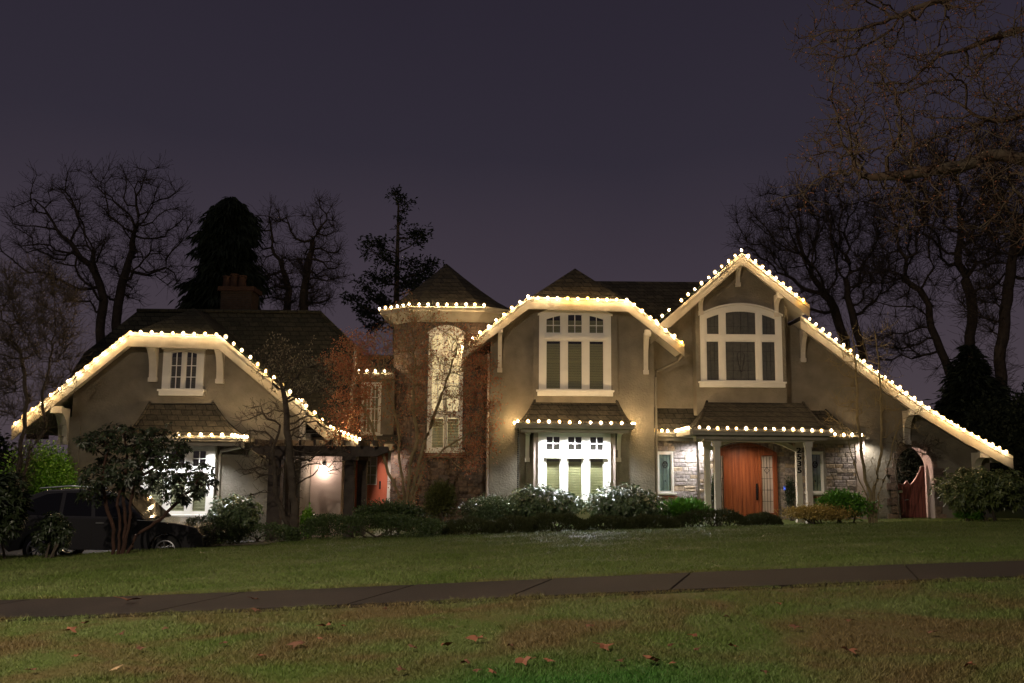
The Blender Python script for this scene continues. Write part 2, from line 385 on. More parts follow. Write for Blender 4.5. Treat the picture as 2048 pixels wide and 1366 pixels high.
def gwall(name, W_, xl, xr, zb, Y, Yb, m, drop=.18, holes=()):
    top = [(xl, under(W_, xl, drop))]+[(p.x, p.z-drop) for p in W_ if xl < p.x < xr]+[(xr, under(W_, xr, drop))]
    loop = [(xl, zb), (xr, zb)]+top[::-1]
    return MB().plate([loop]+list(holes), Y, Yb).build(name, m, house)

def bracket(px0, px1, y0, y1, Y, depth=.45, side=0, open_=False):
    "curved corbel: back leg on the wall, arm forward to the bargeboard; px box at depth Y"
    a = P(px0, y0, Y); b = P(px1, y1, Y); w = min(.30, max(.13, (b.x-a.x)*.55)); xc = (a.x+b.x)/2; h = a.z-b.z
    mb = MB(); yw = Y+depth
    prof = [(yw, a.z), (yw-depth, a.z), (yw-depth, a.z-.16)]
    for k in range(1, 9):
        t = k/8; prof.append((yw-depth+(depth-.10)*math.sin(t*math.pi/2), a.z-.16-(h-.30)*(1-math.cos(t*math.pi/2))))
    prof += [(yw-.10, b.z), (yw, b.z)]
    n = len(prof); vs = [(xc-w/2, y, z) for y, z in prof]+[(xc+w/2, y, z) for y, z in prof]
    mb.add(vs, [tuple(range(n)), tuple(range(2*n-1, n-1, -1))]+[(i, i+n, (i+1) % n+n, (i+1) % n) for i in range(n)])
    mb.box(xc-w/2-.03, xc+w/2+.03, yw-depth-.05, yw-depth+.12, a.z-.17, a.z+.04)
    mb.box(xc-w/2-.02, xc+w/2+.02, yw-.13, yw-.001, b.z-.06, b.z+.08)
    mb.build('bracket', M_trim, house)

class Win:
    """window proud of a wall at depth Y"""
    def __init__(s, rect, Y, arch=None, bottom_sill=True, m=None, sillh=.14, depth=.09):
        s.Y = Y; x0, y0, x1, y1 = rect; ym = (y0+y1)/2
        s.cx = (x0+x1)/2; s.x0, s.x1 = X(x0, Y, ym), X(x1, Y, ym); s.z0, s.z1 = Z(y1, Y, s.cx), Z(y0, Y, s.cx)
        s.rise = 0 if arch is None else Z(arch, Y, s.cx)-s.z1
        s.holes = []; s.m = m or M_white; s.depth = depth; s.sillh = sillh; s.frame = MB(); s.pane = MB(); s.shs = []; s.bk = MB(); s.lead = MB()
    def arc(s, x):
        t = (x-s.x0)/(s.x1-s.x0)*2-1; return s.z1+s.rise*(1-t*t)
    def light(s, x0, y0, x1, y1, follow=None, mx=1, my=1, slats=None, sash=.045, leadn=None, fill=None, slatfrom=0.):
        Y = s.Y; a, b = X(x0, Y, (y0+y1)/2), X(x1, Y, (y0+y1)/2); z0, z1 = Z(y1, Y, s.cx), Z(y0, Y, s.cx); D = s.depth
        def loop(g, n=8):
            if follow is None: return [(a-g, z0-g), (b+g, z0-g), (b+g, z1+g), (a-g, z1+g)]
            l = [(a-g, z0-g), (b+g, z0-g)]
            for k in range(n+1):
                x = b+g-(b-a+2*g)*k/n; l.append((x, s.arc(x)-follow+g))
            return l
        s.holes.append(loop(sash))
        s.frame.plate([loop(sash-.001), loop(0)], Y-D+.022, Y-.004)
        zt = (lambda x: s.arc(x)-follow) if follow is not None else (lambda x: z1)
        mw = .013
        for k in range(1, mx):
            x = a+(b-a)*k/mx; s.frame.box(x-mw, x+mw, Y-D+.034, Y-D+.058, z0, zt(x)-.002)
        for k in range(1, my):
            zz = z0+(z1-z0)*k/my; s.frame.box(a+.001, b-.001, Y-D+.036, Y-D+.060, zz-mw, zz+mw)
        s.pane.plate([loop(-.002)], Y-D+.046, Y-D+.050)
        if leadn:
            cx_, cz_ = leadn
            for k in range(1, cx_+1):
                x = a+(b-a)*k/(cx_+1); s.lead.box(x-.006, x+.006, Y-D+.040, Y-D+.0455, z0+.01, zt(x)-.02)
            for k in range(1, cz_+1):
                zz = z0+(z1-z0)*k/(cz_+1); s.lead.box(a+.01, b-.01, Y-D+.0405, Y-D+.0452, zz-.006, zz+.006)
        if fill is not None:
            (s.bk).plate([loop(-.004)], Y-.010, Y-.006)
        if slats:
            s.sh = MB(); s.shs.append(s.sh)
            nsl = int((z1-z0)/slats); zmax = lambda: z1
            for k in range(nsl):
                zz = z0+slats*(k+.5)
                if follow is not None and zz > min(zt(a), zt(b)): continue
                s.sh.add([(a+.012, Y-.012, zz+slats*.46), (b-.012, Y-.012, zz+slats*.46), (b-.012, Y-.030, zz-slats*.46), (a+.012, Y-.030, zz-slats*.46)], [(0, 3, 2, 1)])
                s.sh.box(a+.012, b-.012, Y-.034, Y-.029, zz-slats*.5, zz-slats*.40)
            if slatfrom:
                zz = z0+(z1-z0)*(1-slatfrom); s.sh.box(a+.006, b-.006, Y-.034, Y-.010, zz-.03, zz+.03)
        return a, b, z0, z1
    def done(s, name='window', mb_blind=None, backmat=None, panemat=None, label=None):
        D = s.depth
        outer = [(s.x0, s.z0), (s.x1, s.z0)]
        if s.rise: outer += arcpts(s.x1, s.x0, s.z1, s.z1+s.rise)
        else: outer += [(s.x1, s.z1), (s.x0, s.z1)]
        s.frame.plate([outer]+s.holes, s.Y-D, s.Y-.002)
        w = s.frame.build(name, s.m, house)
        if label: w['label'] = label
        s.pane.build('pane', panemat or M_glass, w)
        for q_ in s.shs: q_.build('shutter', mb_blind or M_blind, w)
        if s.bk.v: s.bk.build('backing', backmat or M_dark, w)
        if s.lead.v: s.lead.build('leading', M_lead, w)
        sl = MB().box(s.x0-.05, s.x1+.05, s.Y-D-.09, s.Y-.003, s.z0-s.sillh, s.z0-.001)
        sl.box(s.x0-.09, s.x1+.09, s.Y-D-.13, s.Y-.003, s.z0-.001, s.z0+.055); sl.build('sill', s.m, w)
        if s.rise:
            c = arcpts(s.x0-.05, s.x1+.05, s.z1-.01, s.z1+s.rise+.01); lo = [(x, z) for x, z in c]; up = [(x, z+.055) for x, z in c]
            MB().plate([lo+up[::-1]], s.Y-D-.05, s.Y-.003).build('hood_mould', s.m, w)
        return w

def stonemat(name, cols):
    m = mat(name, cols[0], .9, .2, cols[-1], bump=.9, bscale=14, island=True)
    r = [n for n in m.node_tree.nodes if n.type == 'VALTORGB'][0]; r.color_ramp.interpolation = 'CONSTANT'
    r.color_ramp.elements[1].position = (len(cols)-1)/len(cols)
    for k in range(1, len(cols)-1): q = r.color_ramp.elements.new(k/len(cols)); q.color = (*cols[k], 1)
    t = m.node_tree; b = t.nodes['Principled BSDF']; n = t.nodes.new('ShaderNodeTexNoise'); n.inputs['Scale'].default_value = 11; n.inputs['Detail'].default_value = 8
    tcd = [x for x in t.nodes if x.type == 'TEX_COORD'][0]; t.links.new(tcd.outputs['Object'], n.inputs['Vector'])
    mr = t.nodes.new('ShaderNodeMapRange'); mr.inputs[1].default_value = .3; mr.inputs[2].default_value = .7; mr.inputs[3].default_value = .55; mr.inputs[4].default_value = 1.35; t.links.new(n.outputs[0], mr.inputs[0])
    v = t.nodes.new('ShaderNodeVectorMath'); v.operation = 'SCALE'; t.links.new(r.outputs[0], v.inputs[0]); t.links.new(mr.outputs[0], v.inputs['Scale']); t.links.new(v.outputs[0], b.inputs['Base Color']); return m
M_ashlar = stonemat('ashlar_blocks', [(.33, .275, .235), (.28, .235, .21), (.38, .31, .25), (.30, .255, .235), (.245, .205, .185), (.35, .295, .26), (.40, .305, .21)])
M_brownblock = stonemat('brown_blocks', [(.15, .105, .08), (.11, .078, .062), (.19, .135, .10), (.13, .10, .085), (.17, .12, .085)])
M_mortar = mat('mortar', (.34, .31, .27), .95, .1, (.27, .245, .215), 6)
M_mortard = mat('dark_mortar', (.16, .135, .11), .95, .1, (.12, .10, .085), 6)
def cladding(name, m, p0, p1, z0, z1, seed, holes=(), parent=None):
    "coursed stones laid from plan point p0 to p1, standing proud of the wall; holes are (s0, s1, z0, z1) along the wall"
    g_ = random.Random(seed); d = Vector((p1[0]-p0[0], p1[1]-p0[1], 0)); L_ = d.length; d.normalize(); nrm_ = Vector((d.y, -d.x, 0)); mb = MB(); z = z0; o = Vector((p0[0], p0[1], 0))
    def blk(a, b, za, zb):
        if b-a < .05 or zb-za < .04: return
        for h in holes:
            if a < h[1] and b > h[0] and za < h[3] and zb > h[2]:
                if a < h[0]: blk(a, h[0]-.008, za, zb)
                if b > h[1]: blk(h[1]+.008, b, za, zb)
                if za < h[2]-.04: blk(max(a, h[0]), min(b, h[1]), za, h[2]-.008)
                if zb > h[3]+.04: blk(max(a, h[0]), min(b, h[1]), h[3]+.008, zb)
                return
        pr = g_.uniform(.012, .034); j = lambda: g_.uniform(-.006, .006); e_ = .014
        f = [(a, za), (b, za), (b, zb), (a, zb)]; fi = [(a+e_+j(), za+e_+j()), (b-e_+j(), za+e_+j()), (b-e_+j(), zb-e_+j()), (a+e_+j(), zb-e_+j())]
        B_ = [o+d*s_+Vector((0, 0, q)) for s_, q in f]; E_ = [v+nrm_*(pr*.6) for v in B_]; T_ = [o+d*s_+nrm_*(pr+j())+Vector((0, 0, q)) for s_, q in fi]
        fs = [(8, 9, 10, 11)]
        for k in range(4): k2 = (k+1) % 4; fs += [(k, k2, k2+4, k+4), (k+4, k2+4, k2+8, k+8)]
        mb.add(B_+E_+T_, fs)
    while z < z1-.03:
        h = min(g_.choice((.12, .15, .17, .20, .24)), z1-z); a = -g_.uniform(0, .25)
        while a < L_:
            w_ = g_.choice((.20, .26, .33, .40, .50))*g_.uniform(.85, 1.15); b = a+w_
            aa, bb = max(a, 0)+.006, min(b, L_)-.006
            if h > .18 and g_.random() < .55:
                zm = z+h*g_.uniform(.42, .58); blk(aa, bb, z+.006, zm-.006); blk(aa, bb, zm+.006, z+h-.006)
            else: blk(aa, bb, z+.006, z+h-.006)
            a = b
        z += h
    return mb.build(name, m, parent or house)
def skirt_roof(top, bot, Yt, Yb, sides=True, name='canopy_roof', gut=.13):
    "top ((x0,y),(x1,y)) px at wall depth Yt, bottom eave px at depth Yb, flared in between"
    t0, t1 = P(*top[0], Yt), P(*top[1], Yt); b0, b1 = P(*bot[0], Yb), P(*bot[1], Yb)
    zt = (t0.z+t1.z)/2; zb = (b0.z+b1.z)/2
    for v in (t0, t1): v.z = zt
    for v in (b0, b1): v.z = zb
    rows = []
    for k in range(6):
        t = k/5; zz = zt+(zb-zt)*(1-(1-t)**1.45); 
        l = t0.lerp(b0, t); r_ = t1.lerp(b1, t); rows.append((Vector((l.x, l.y, zz)), Vector((r_.x, r_.y, zz))))
    vs = []; fs = []
    for l, r_ in rows: vs += [l, r_, Vector((r_.x, Yt, r_.z)), Vector((l.x, Yt, l.z))]
    for k in range(5):
        o = 4*k
        for i in range(4): fs.append((o+i, o+4+i, o+4+(i+1) % 4, o+(i+1) % 4))
    fs += [(3, 2, 1, 0), (20, 21, 22, 23)]
    MB().add(vs, fs).build(name, M_roof, house)
    hp = MB()
    hp.tube([rows[k][0]+Vector((0, 0, .03)) for k in range(6)], .05, 5).build('hip_cap', M_roof, house)
    MB().tube([rows[k][1]+Vector((0, 0, .03)) for k in range(6)], .05, 5).build('hip_cap', M_roof, house)
    gm = MB()
    gm.box(b0.x-.04, b1.x+.04, Yb-.11, Yb-.001, zb-gut, zb+.01)
    gm.box(b0.x-.08, b1.x+.08, Yb-.15, Yb-.1105, zb-.05, zb+.03)
    for s_, q in ((-1, b0), (1, b1)):
        gm.box(*sorted((q.x+s_*.001, q.x+s_*.10)), Yb, Yt-.002, zb-gut, zb+.01)
    gm.box(b0.x+.02, b1.x-.02, Yb+.02, Yt-.004, zb-gut-.02, zb-gut+.03)
    gm.box(b0.x+.10, b1.x-.10, Yb+.08, Yb+.14, zb-gut-.14, zb-gut-.0205)
    gm.build('gutter', M_fascia, house)
    return t0, t1, b0, b1

# ---- left wing
YA = 30.0; YAf = 29.35
profA = [(26, 855), (80, 811), (258, 668), (440, 674), (662, 861), (720, 887)]
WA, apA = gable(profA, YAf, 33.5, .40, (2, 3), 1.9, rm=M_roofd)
zA = gz(-11, 30)-.3
xAl, xAr = X(146, YA), X(607, YA)
gwall('left_wing_wall', WA, xAl, xAr, zA, YA, 36.5, M_stucco)
MB().box(xAl-.04, xAl+.9*.35, YA-.05, YA-.002, zA, Z(842, YA)).build('corner_pier', M_stucco, house)
bracket(97, 125, 815, 885, YAf, .62); bracket(283, 306, 682, 757, YAf, .62); bracket(420, 441, 684, 760, YAf, .62)
bracket(590, 606, 800, 880, YAf, .62)
w = Win((327, 699, 409, 783), YA, 690.5)
w.light(343.5, 709, 363.5, 777, .22, 2, 3, .085, fill=1, slatfrom=.12); w.light(373.5, 709, 393.5, 777, .22, 2, 3, .085, fill=1, slatfrom=.12)
w.done(mb_blind=M_blindd)
# canopy over the lower bay
skirt_roof(((300, 806), (425, 808)), ((248, 872), (488, 875)), YA-.02, YA-1.0)
w = Win((284, 884, 430, 1032), YA-.25, None)
for (a, b) in ((299, 326), (343, 371), (387, 413)):
    w.light(a, 902, b, 932, None, 2, 2, None, fill=1); w.light(a, 948, b, 1022, None, 1, 1, .09, fill=1)
w.done(mb_blind=M_blind)
q = MB()
for (a, b) in ((272, 283.5), (430.5, 441)): q.box(X(a, YA-.2), X(b, YA-.2), YA-.24, YA-.002, zA, Z(884, YA-.2, 350))
q.box(X(284, YA-.2), X(430, YA-.2), YA-.23, YA-.002, zA, Z(886, YA-.2, 350)-.0)
q.build('bay_pier', M_stucco, house)
# cross wing behind, ridge across the picture
yr, ye = 33.4, 30.4
pr = P(460, 624, yr); pe = P(690, 866, ye); 
nrm = Vector((1, 0, 0)).cross(Vector((0, ye-yr, pe.z-pr.z))).normalized()
fr = [onplane(a, b, pr, nrm) for a, b in ((135, 760), (168, 706), (275, 622), (640, 626), (708, 692), (694, 866), (440, 866), (120, 866))]
bk = [Vector((p.x, 2*yr-p.y, p.z)) for p in fr]
mb = MB(); n_ = len(fr)
mb.add(fr+bk, [tuple(range(n_)), tuple(range(2*n_-1, n_-1, -1))]+[(i, i+n_, (i+1) % n_+n_, (i+1) % n_) for i in range(n_)])
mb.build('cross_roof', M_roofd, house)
e0, e1 = fr[3], fr[4]; rk = MB()
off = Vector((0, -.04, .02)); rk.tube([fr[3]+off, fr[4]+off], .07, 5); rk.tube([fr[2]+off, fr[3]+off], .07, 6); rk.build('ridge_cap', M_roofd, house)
rk = MB(); p1, p2 = fr[4], fr[5]
for k in range(8):
    a = p1.lerp(p2, k/8); b = p1.lerp(p2, (k+1)/8)
    t = [a+Vector((.02, -.03, .05)), b+Vector((.02, -.03, .05)), b+Vector((.10, -.03, .05)), a+Vector((.10, -.03, .05))]
    rk.hexa(t, [v-Vector((0, 0, .34)) for v in t])
rk.build('bargeboard', M_fascia, house)
MB().box(X(500, 31), X(606, 30.9), 30.9, 35.8, zA, fr[5].z+.4).build('cross_wing_wall', M_stucco, house)
# chimney
yc = 34.6; ch = MB(); cx0, cx1 = X(440, yc, 620), X(502, yc, 620); zt = Z(582, yc, 470)
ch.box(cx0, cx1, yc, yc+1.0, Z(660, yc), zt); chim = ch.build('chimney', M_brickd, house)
MB().box(cx0-.10, cx1+.10, yc-.1, yc+1.1, zt, zt+.16).build('chimney_cap', M_terra, chim)
for a, hh in ((452, .50), (467, .58), (483, .52)):
    MB().lathe([(.0, 0), (.19, 0), (.16, .10), (.14, hh-.08), (.17, hh-.06), (.17, hh), (.11, hh), (.11, .1)], (X(a+2, yc+.5, 560), yc+.5, zt+.16), 12).build('chimney_pot', M_terra, chim)

# ---- stair turret
YT = 32.2
def rd(pts): return [Vector(p) for p in pts]
ze = Z(614, YT, 890)
xa, xb = X(819, YT, 612), X(969, YT, 612)
EV = [(xa-1.12, YT+.93+2.9), (xa-1.12+.0, YT+.93), (xa, YT), (xb, YT), (xb+1.1, YT+.93), (xb+1.1, YT+.93+2.9)]
ap = P(893, 527, YT+2.2)
mb = MB(); nE = len(EV)
rows = []
for k in range(5):
    t = k/4; zz = ze+(ap.z-ze)*(t**1.18); rows.append([Vector((ex+(ap.x-ex)*t, ey+(ap.y-ey)*t, zz)) for ex, ey in EV])
vs = [p for r_ in rows for p in r_]; fs = []
for k in range(4):
    for i in range(nE): fs.append((k*nE+i, k*nE+(i+1) % nE, (k+1)*nE+(i+1) % nE, (k+1)*nE+i))
fs.append(tuple(range(nE))[::-1]); mb.add(vs, fs).build('turret_roof', M_roof, house)
def inset(pts, s_):
    c = Vector((sum(p[0] for p in pts)/len(pts), sum(p[1] for p in pts)/len(pts)))
    return [(c.x+(p[0]-c.x)*s_, c.y+(p[1]-c.y)*s_) for p in pts]
def loft(levels, m, name):
    vs = []; fs = []; n = len(levels[0][1])
    for z_, pts in levels: vs += [(p[0], p[1], z_) for p in pts]
    for k in range(len(levels)-1):
        for i in range(n): fs.append((k*n+i, k*n+(i+1) % n, (k+1)*n+(i+1) % n, (k+1)*n+i))
    fs += [tuple(range(n))[::-1], tuple((len(levels)-1)*n+i for i in range(n))]
    return MB().add(vs, fs).build(name, m, house)
BODY = [(X(786, YT+1.4), YT+3.8), (X(786, YT+1.4), YT+1.3), (X(826, YT+.55), YT+.5), (X(966, YT+.55), YT+.5), (X(1000, YT+1.3), YT+1.3), (X(1000, YT+1.3), YT+3.8)]
loft([(ze-.46, inset(EV, .80)), (ze-.40, inset(EV, .83)), (ze-.30, inset(EV, .87)), (ze-.20, inset(EV, .93)), (ze-.15, inset(EV, .97)), (ze-.149, inset(EV, 1.0)), (ze-.03, inset(EV, 1.0)), (ze-.029, inset(EV, 1.03)), (ze+.03, inset(EV, 1.03))], M_fascia, 'turret_eave')
loft([(gz(-3, 32)-.3, BODY), (ze-.42, BODY)], M_mortard, 'turret_wall')
zt0, zt1 = gz(-3, 32)-.2, ze-.45
s0_ = BODY[2][0]; hw_ = [(X(853, YT+.5, 780)-s0_, X(929, YT+.5, 780)-s0_, Z(918, YT+.5, 890), Z(654, YT+.5, 890))]
cladding('stone_facing', M_brownblock, BODY[2], BODY[3], zt0, zt1, 1, hw_); cladding('stone_facing', M_brownblock, BODY[1], BODY[2], zt0, zt1, 2); cladding('stone_facing', M_brownblock, BODY[3], BODY[4], zt0, zt1, 3)
w = Win((856, 668, 926, 903), YT+.5, 655, sillh=.05)
for (a, b) in ((864, 887), (894.5, 918)):
    w.light(a, 690-12, b, 700, .20, 2, 1, None, fill=1)
    w.light(a, 712, b, 822, None, 2, 4, None, fill=1); w.light(a, 835, b, 895, None, 1, 1, .10, fill=1)
w.done(mb_blind=M_blind, backmat=mat('lit_stair_shade', (.5, .45, .33), .7, emit=(1, .76, .44), estr=.80))
MB().box(X(850, YT), X(932, YT), YT+.33, YT+.499, Z(916, YT+.5, 890), Z(907, YT+.5, 890)).build('brick_sill', M_brick, house)

# ---- dormer over the side entry
YD0 = 33.2
a0, a1, zt_, zb_ = X(692, YD0, 750), X(790, YD0, 750), Z(750, YD0, 740), Z(905, YD0, 740)
dm = MB()
fl = [(X(690, YD0), Z(752, YD0, 740)), (X(688, YD0), Z(790, YD0, 740)), (X(680, YD0), Z(835, YD0, 740)), (X(668, YD0), Z(880, YD0, 740)), (X(658, YD0), Z(898, YD0, 740))]
dm.plate([fl+[(a1, fl[-1][1]), (a1, fl[0][1])]], YD0, YD0+2.5); dm.build('dormer_wall', M_stucco, house)
cb = MB()
for (p0, p1) in zip(fl, fl[1:]): cb.plate([[(p0[0]-.06, p0[1]), (p1[0]-.06, p1[1]), (p1[0]+.13, p1[1]), (p0[0]+.13, p0[1])]], YD0-.05, YD0-.001)
cb.build('corner_board', M_trim, house)
w = Win((722, 765, 762, 872), YD0, None); w.light(728, 772, 740.5, 864, None, 2, 4, .1, fill=1); w.light(744, 772, 756, 864, None, 2, 4, .1, fill=1); w.done(mb_blind=M_blind, backmat=M_blind)
mb = MB(); mb.box(a0-.12, a1, YD0-.42, YD0+.2, zt_-.13, zt_+.02); mb.box(a0-.15, a1, YD0-.47, YD0-.4205, zt_-.02, zt_+.05); mb.build('gutter', M_fascia, house)
t = [Vector((a0-.12, YD0-.42, zt_+.021)), Vector((a1, YD0-.42, zt_+.021)), Vector((a1, YD0+1.6, zt_+.9)), Vector((a0+.3, YD0+1.6, zt_+.9))]
MB().hexa(t, [p-Vector((0, 0, .0))+Vector((0, .0, -.02)) for p in t]).build('dormer_roof', M_roof, house)
# side entry: porch recess with salmon door
YS = 34.3
zg = gz(-5, 31)-.3
MB().box(X(640, YS), X(800, YS), YS, YS+.3, zg, Z(880, YS)).build('side_entry_wall', M_plaster, house)
sd = MB(); sx0, sx1, sz0, sz1 = X(716, YS), X(779, YS), Z(1030, YS, 750), Z(906, YS, 750)
hx0, hx1, hz0, hz1 = X(722, YS), X(757, YS), Z(968, YS, 750), Z(914, YS, 750)
sd.plate([[(sx0, sz0), (sx1, sz0), (sx1, sz1), (sx0, sz1)], [(hx0, hz0), (hx1, hz0), (hx1, hz1), (hx0, hz1)]], YS-.08, YS-.003)
dr = sd.build('side_door', M_salmon, house); dr['label'] = 'salmon red side door with glazed upper half'
sd = MB(); sd.plate([[(hx0-.03, hz0-.03), (hx1+.03, hz0-.03), (hx1+.03, hz1+.03), (hx0-.03, hz1+.03)], [(hx0, hz0), (hx1, hz0), (hx1, hz1), (hx0, hz1)]], YS-.10, YS-.0805)
for k in (1, 2): xx_ = hx0+(hx1-hx0)*k/3; sd.box(xx_-.012, xx_+.012, YS-.078, YS-.05, hz0, hz1)
for k in (1, 2): zz_ = hz0+(hz1-hz0)*k/3; sd.box(hx0, hx1, YS-.076, YS-.052, zz_-.012, zz_+.012)
sd.build('glazing_bar', M_white, dr); MB().box(hx0+.002, hx1-.002, YS-.045, YS-.04, hz0+.002, hz1-.002).build('pane', M_glass, dr)
MB().box(hx0+.01, hx1-.01, YS-.012, YS-.006, hz0+.01, hz1-.01).build('backing', M_blind, dr)
mb = MB(); mb.plate([[(sx0+.1, sz0+.12), (sx1-.12, sz0+.12), (sx1-.12, hz0-.15), (sx0+.1, hz0-.15)], [(sx0+.16, sz0+.18), (sx1-.18, sz0+.18), (sx1-.18, hz0-.21), (sx0+.16, hz0-.21)]], YS-.10, YS-.0805); mb.build('door_panel', M_salmon, dr)
MB().box(X(764, YS), X(767, YS), YS-.16, YS-.081, Z(978, YS, 750), Z(962, YS, 750)).build('handle', M_metal, dr)
mb = MB(); mb.box(sx1+.01, sx1+.12, YS-.10, YS-.003, sz0, sz1+.1); mb.box(sx0-.12, sx0-.01, YS-.10, YS-.003, sz0, sz1+.1); mb.box(sx0-.009, sx1+.009, YS-.10, YS-.003, sz1+.01, sz1+.12); mb.build('door_frame', M_white, house)
YL = 31.4
MB().box(X(627, YL), X(688, YL), YL, YL+.5, zg, Z(878, YL)).build('entry_pier', M_plaster, house)
t0 = P(560, 866, 31.2); t1 = P(786, 884, 31.2)
mb = MB(); t = [Vector((X(610, 31.4), 31.3, Z(892, 31.3))), Vector((X(790, 31.4), 31.3, Z(892, 31.3))), Vector((X(790, 31.4), YS, Z(872, 31.3)+.3)), Vector((X(610, 31.4), YS, Z(872, 31.3)+.3))]
mb.hexa(t, [p-Vector((0, 0, .16)) for p in t]); mb.build('entry_roof', M_roof, house)
MB().box(X(612, 31.3), X(789, 31.3), 31.2, 31.299, Z(903, 31.3), Z(890, 31.3)).build('gutter', M_fascia, house)

# ---- middle gable
YC = 31.5; YCf = 30.9
profC = [(926, 697), (1057, 597), (1256, 603), (1368, 692)]
WC, apC = gable(profC, YCf, 38.5, .36, (1, 2), 1.15)
xCl, xCr = X(980, YC), X(1308, YC)
zC = gz(2, 30)-.4
gwall('middle_wall', WC, xCl, xCr, zC, YC, 38, M_stucco)
# projecting centre panel behind the windows
MB().box(X(1066, YC, 700), X(1234, YC, 700), YC-.14, YC-.002, zC, Z(612, YC, 1150)).build('window_bay', M_stucco, house)
bracket(994, 1005, 655, 738, YCf, .56); bracket(1288, 1304, 662, 742, YCf, .56)
w = Win((1078, 631.5, 1221.7, 784), YC-.14, 614.8)
for (a, b, f_) in ((1093, 1120, .24), (1136, 1163, .26), (1179, 1206, .24)):
    w.light(a, 637, b, 666, f_, 2, 2, .085, fill=1)
    w.light(a, 683, b, 778, None, 1, 1, .085, fill=1, slatfrom=.42)
    xa_, xb_ = X(a-3, YC, 680), X(b+3, YC, 680); w.frame.box(xa_-.03, xb_+.03, YC-.14-.14, YC-.14-.0905, Z(681, YC-.14, 1150)-.0, Z(678, YC-.14, 1150))
w.done(mb_blind=M_blind2)
tc0 = skirt_roof(((1073, 796), (1230, 797)), ((1036, 847), (1264, 851)), YC-.02, YC-1.0)
w = Win((1076, 857, 1221, 1003), YC-.30, None)
for (a, b) in ((1093, 1119), (1136, 1163), (1180, 1206)):
    w.light(a, 874, b, 900, None, 2, 2, None); w.bk2 = True
    w.light(a, 918, b, 996, None, 1, 1, .085, fill=1)
    xa_, xb_ = X(a-3, YC, 900), X(b+3, YC, 900); w.frame.box(xa_-.03, xb_+.03, YC-.30-.14, YC-.30-.0905, Z(916, YC-.3, 1150), Z(913, YC-.3, 1150))
tb = MB(); tb.box(X(1093, YC-.3, 890), X(1206, YC-.3, 890), YC-.3-.0045, YC-.3-.0025, Z(902, YC-.3, 1150), Z(873, YC-.3, 1150))
w = w.done(mb_blind=M_blind2, backmat=M_blindd); tb.build('backing', M_dark, w)
q = MB()
q.box(X(1067, YC-.3, 930), X(1075.6, YC-.3, 930), YC-.33, YC-.142, zC, Z(857, YC-.3, 1150)); q.box(X(1221.5, YC-.3, 930), X(1231, YC-.3, 930), YC-.33, YC-.142, zC, Z(857, YC-.3, 1150))
q.box(X(1075.6, YC-.3, 930), X(1221.5, YC-.3, 930), YC-.30+.001, YC-.142, zC, Z(857, YC-.3, 1150)); q.build('bay_pier', M_plaster, house)
for a, b in ((1050, 1061), (1233, 1248)):
    bracket(a, b, 858, 920, YC-.62, .60)
# downpipe at the right eave of the middle gable
ds = MB(); g0 = P(1368, 700, YCf); ds.tube([Vector((WC[3].x-.02, YCf+.1, WC[3].z-.25)), Vector((WC[3].x-.02, YCf+.9, WC[3].z-.38)), Vector((xCr+.14, YC+.4, WC[3].z-.75)), Vector((xCr+.07, YC+.06, WC[3].z-1.0)), Vector((xCr+.07, YC+.06, zC+.4))], .045, 8)
ds.build('downpipe', M_stucco, house)
MB().tube([Vector((xCl-.06, YC+.03, WC[0].z-.1)), Vector((xCl-.06, YC+.03, zC+.3))], .045, 8).build('downpipe', M_plaster, house)
lp = X(489, YA-.9, 880)
MB().tube([Vector((lp-.05, YA-.95, Z(880, YA-1, 480))), Vector((lp-.06, YA-.8, Z(893, YA-1, 480))), Vector((X(452, YA), YA-.2, Z(902, YA-.3, 450))), Vector((X(446, YA), YA-.07, Z(912, YA, 450))), Vector((X(446, YA), YA-.07, zA+.3))], .05, 8).build('downpipe', M_trim, house)
# rain chain on the left of the bay
rc = MB()
for k in range(36): rc.lathe([(0, 0), (.030, .0), (.012, -.05), (0, -.05)], (X(1037, YC-.9), YC-.95, Z(856, YC-.95, 1037)-.062*k), 6)
rc.build('rain_chain', M_metal, house)

# ---- right gable and long rake
YG = 32.6; YGf = 31.4
profD = [(1300, 668), (1483, 508), (1618, 614)]
WD, _ = gable(profD, YGf, 40, .36, None, name='gable_roof')
profE = [(1600, 634), (1745, 742), (1830, 803), (1930, 864), (2024, 915)]
WE, _ = gable(profE, 31.9, 40, .40, None, name='rake_roof')
zD = gz(12, 31.5)-.3
WDw = [Vector((p.x, 0, p.z)) for p in WD]
# wall right: under the long rake, with arched opening
xl, xm, xr = X(1308, YG), X(1580, YG), X(1972, YG)
ax0, ax1 = X(1793, YG, 960), X(1867, YG, 960); axc = (ax0+ax1)/2; azs = Z(935, YG, 1830); arad = (ax1-ax0)/2
arch = [(ax0, zD-.05), (ax1, zD-.05)]+[(axc+arad*math.cos(math.pi*k/18), azs+(Z(894, YG, 1830)-azs)*math.sin(math.pi*k/18)) for k in range(19)]
loop = [(xm, zD), (ax0, zD)]+[(axc-arad*math.cos(math.pi*k/18), azs+(Z(894, YG, 1830)-azs)*math.sin(math.pi*k/18)) for k in range(19)]+[(ax1, zD), (xr, zD)]
top = [(xm, under(WE, X(1601, 31.9), .2))]+[(p.x, p.z-.2) for p in WE if xm < p.x < xr]+[(xr, under(WE, xr, .2))]
MB().plate([loop+top[::-1]], YG, YG+.65).build('right_wall', M_stucco, house)
# wall left part of the right block
MB().plate([[(xl, zD), (xm-.001, zD), (xm-.001, under(WD, X(1578, YGf), .2)), (WD[1].x, WD[1].z-.3), (xl, under(WD, xl, .25))]], YG, YG+4).build('entry_wall', M_stucco, house)
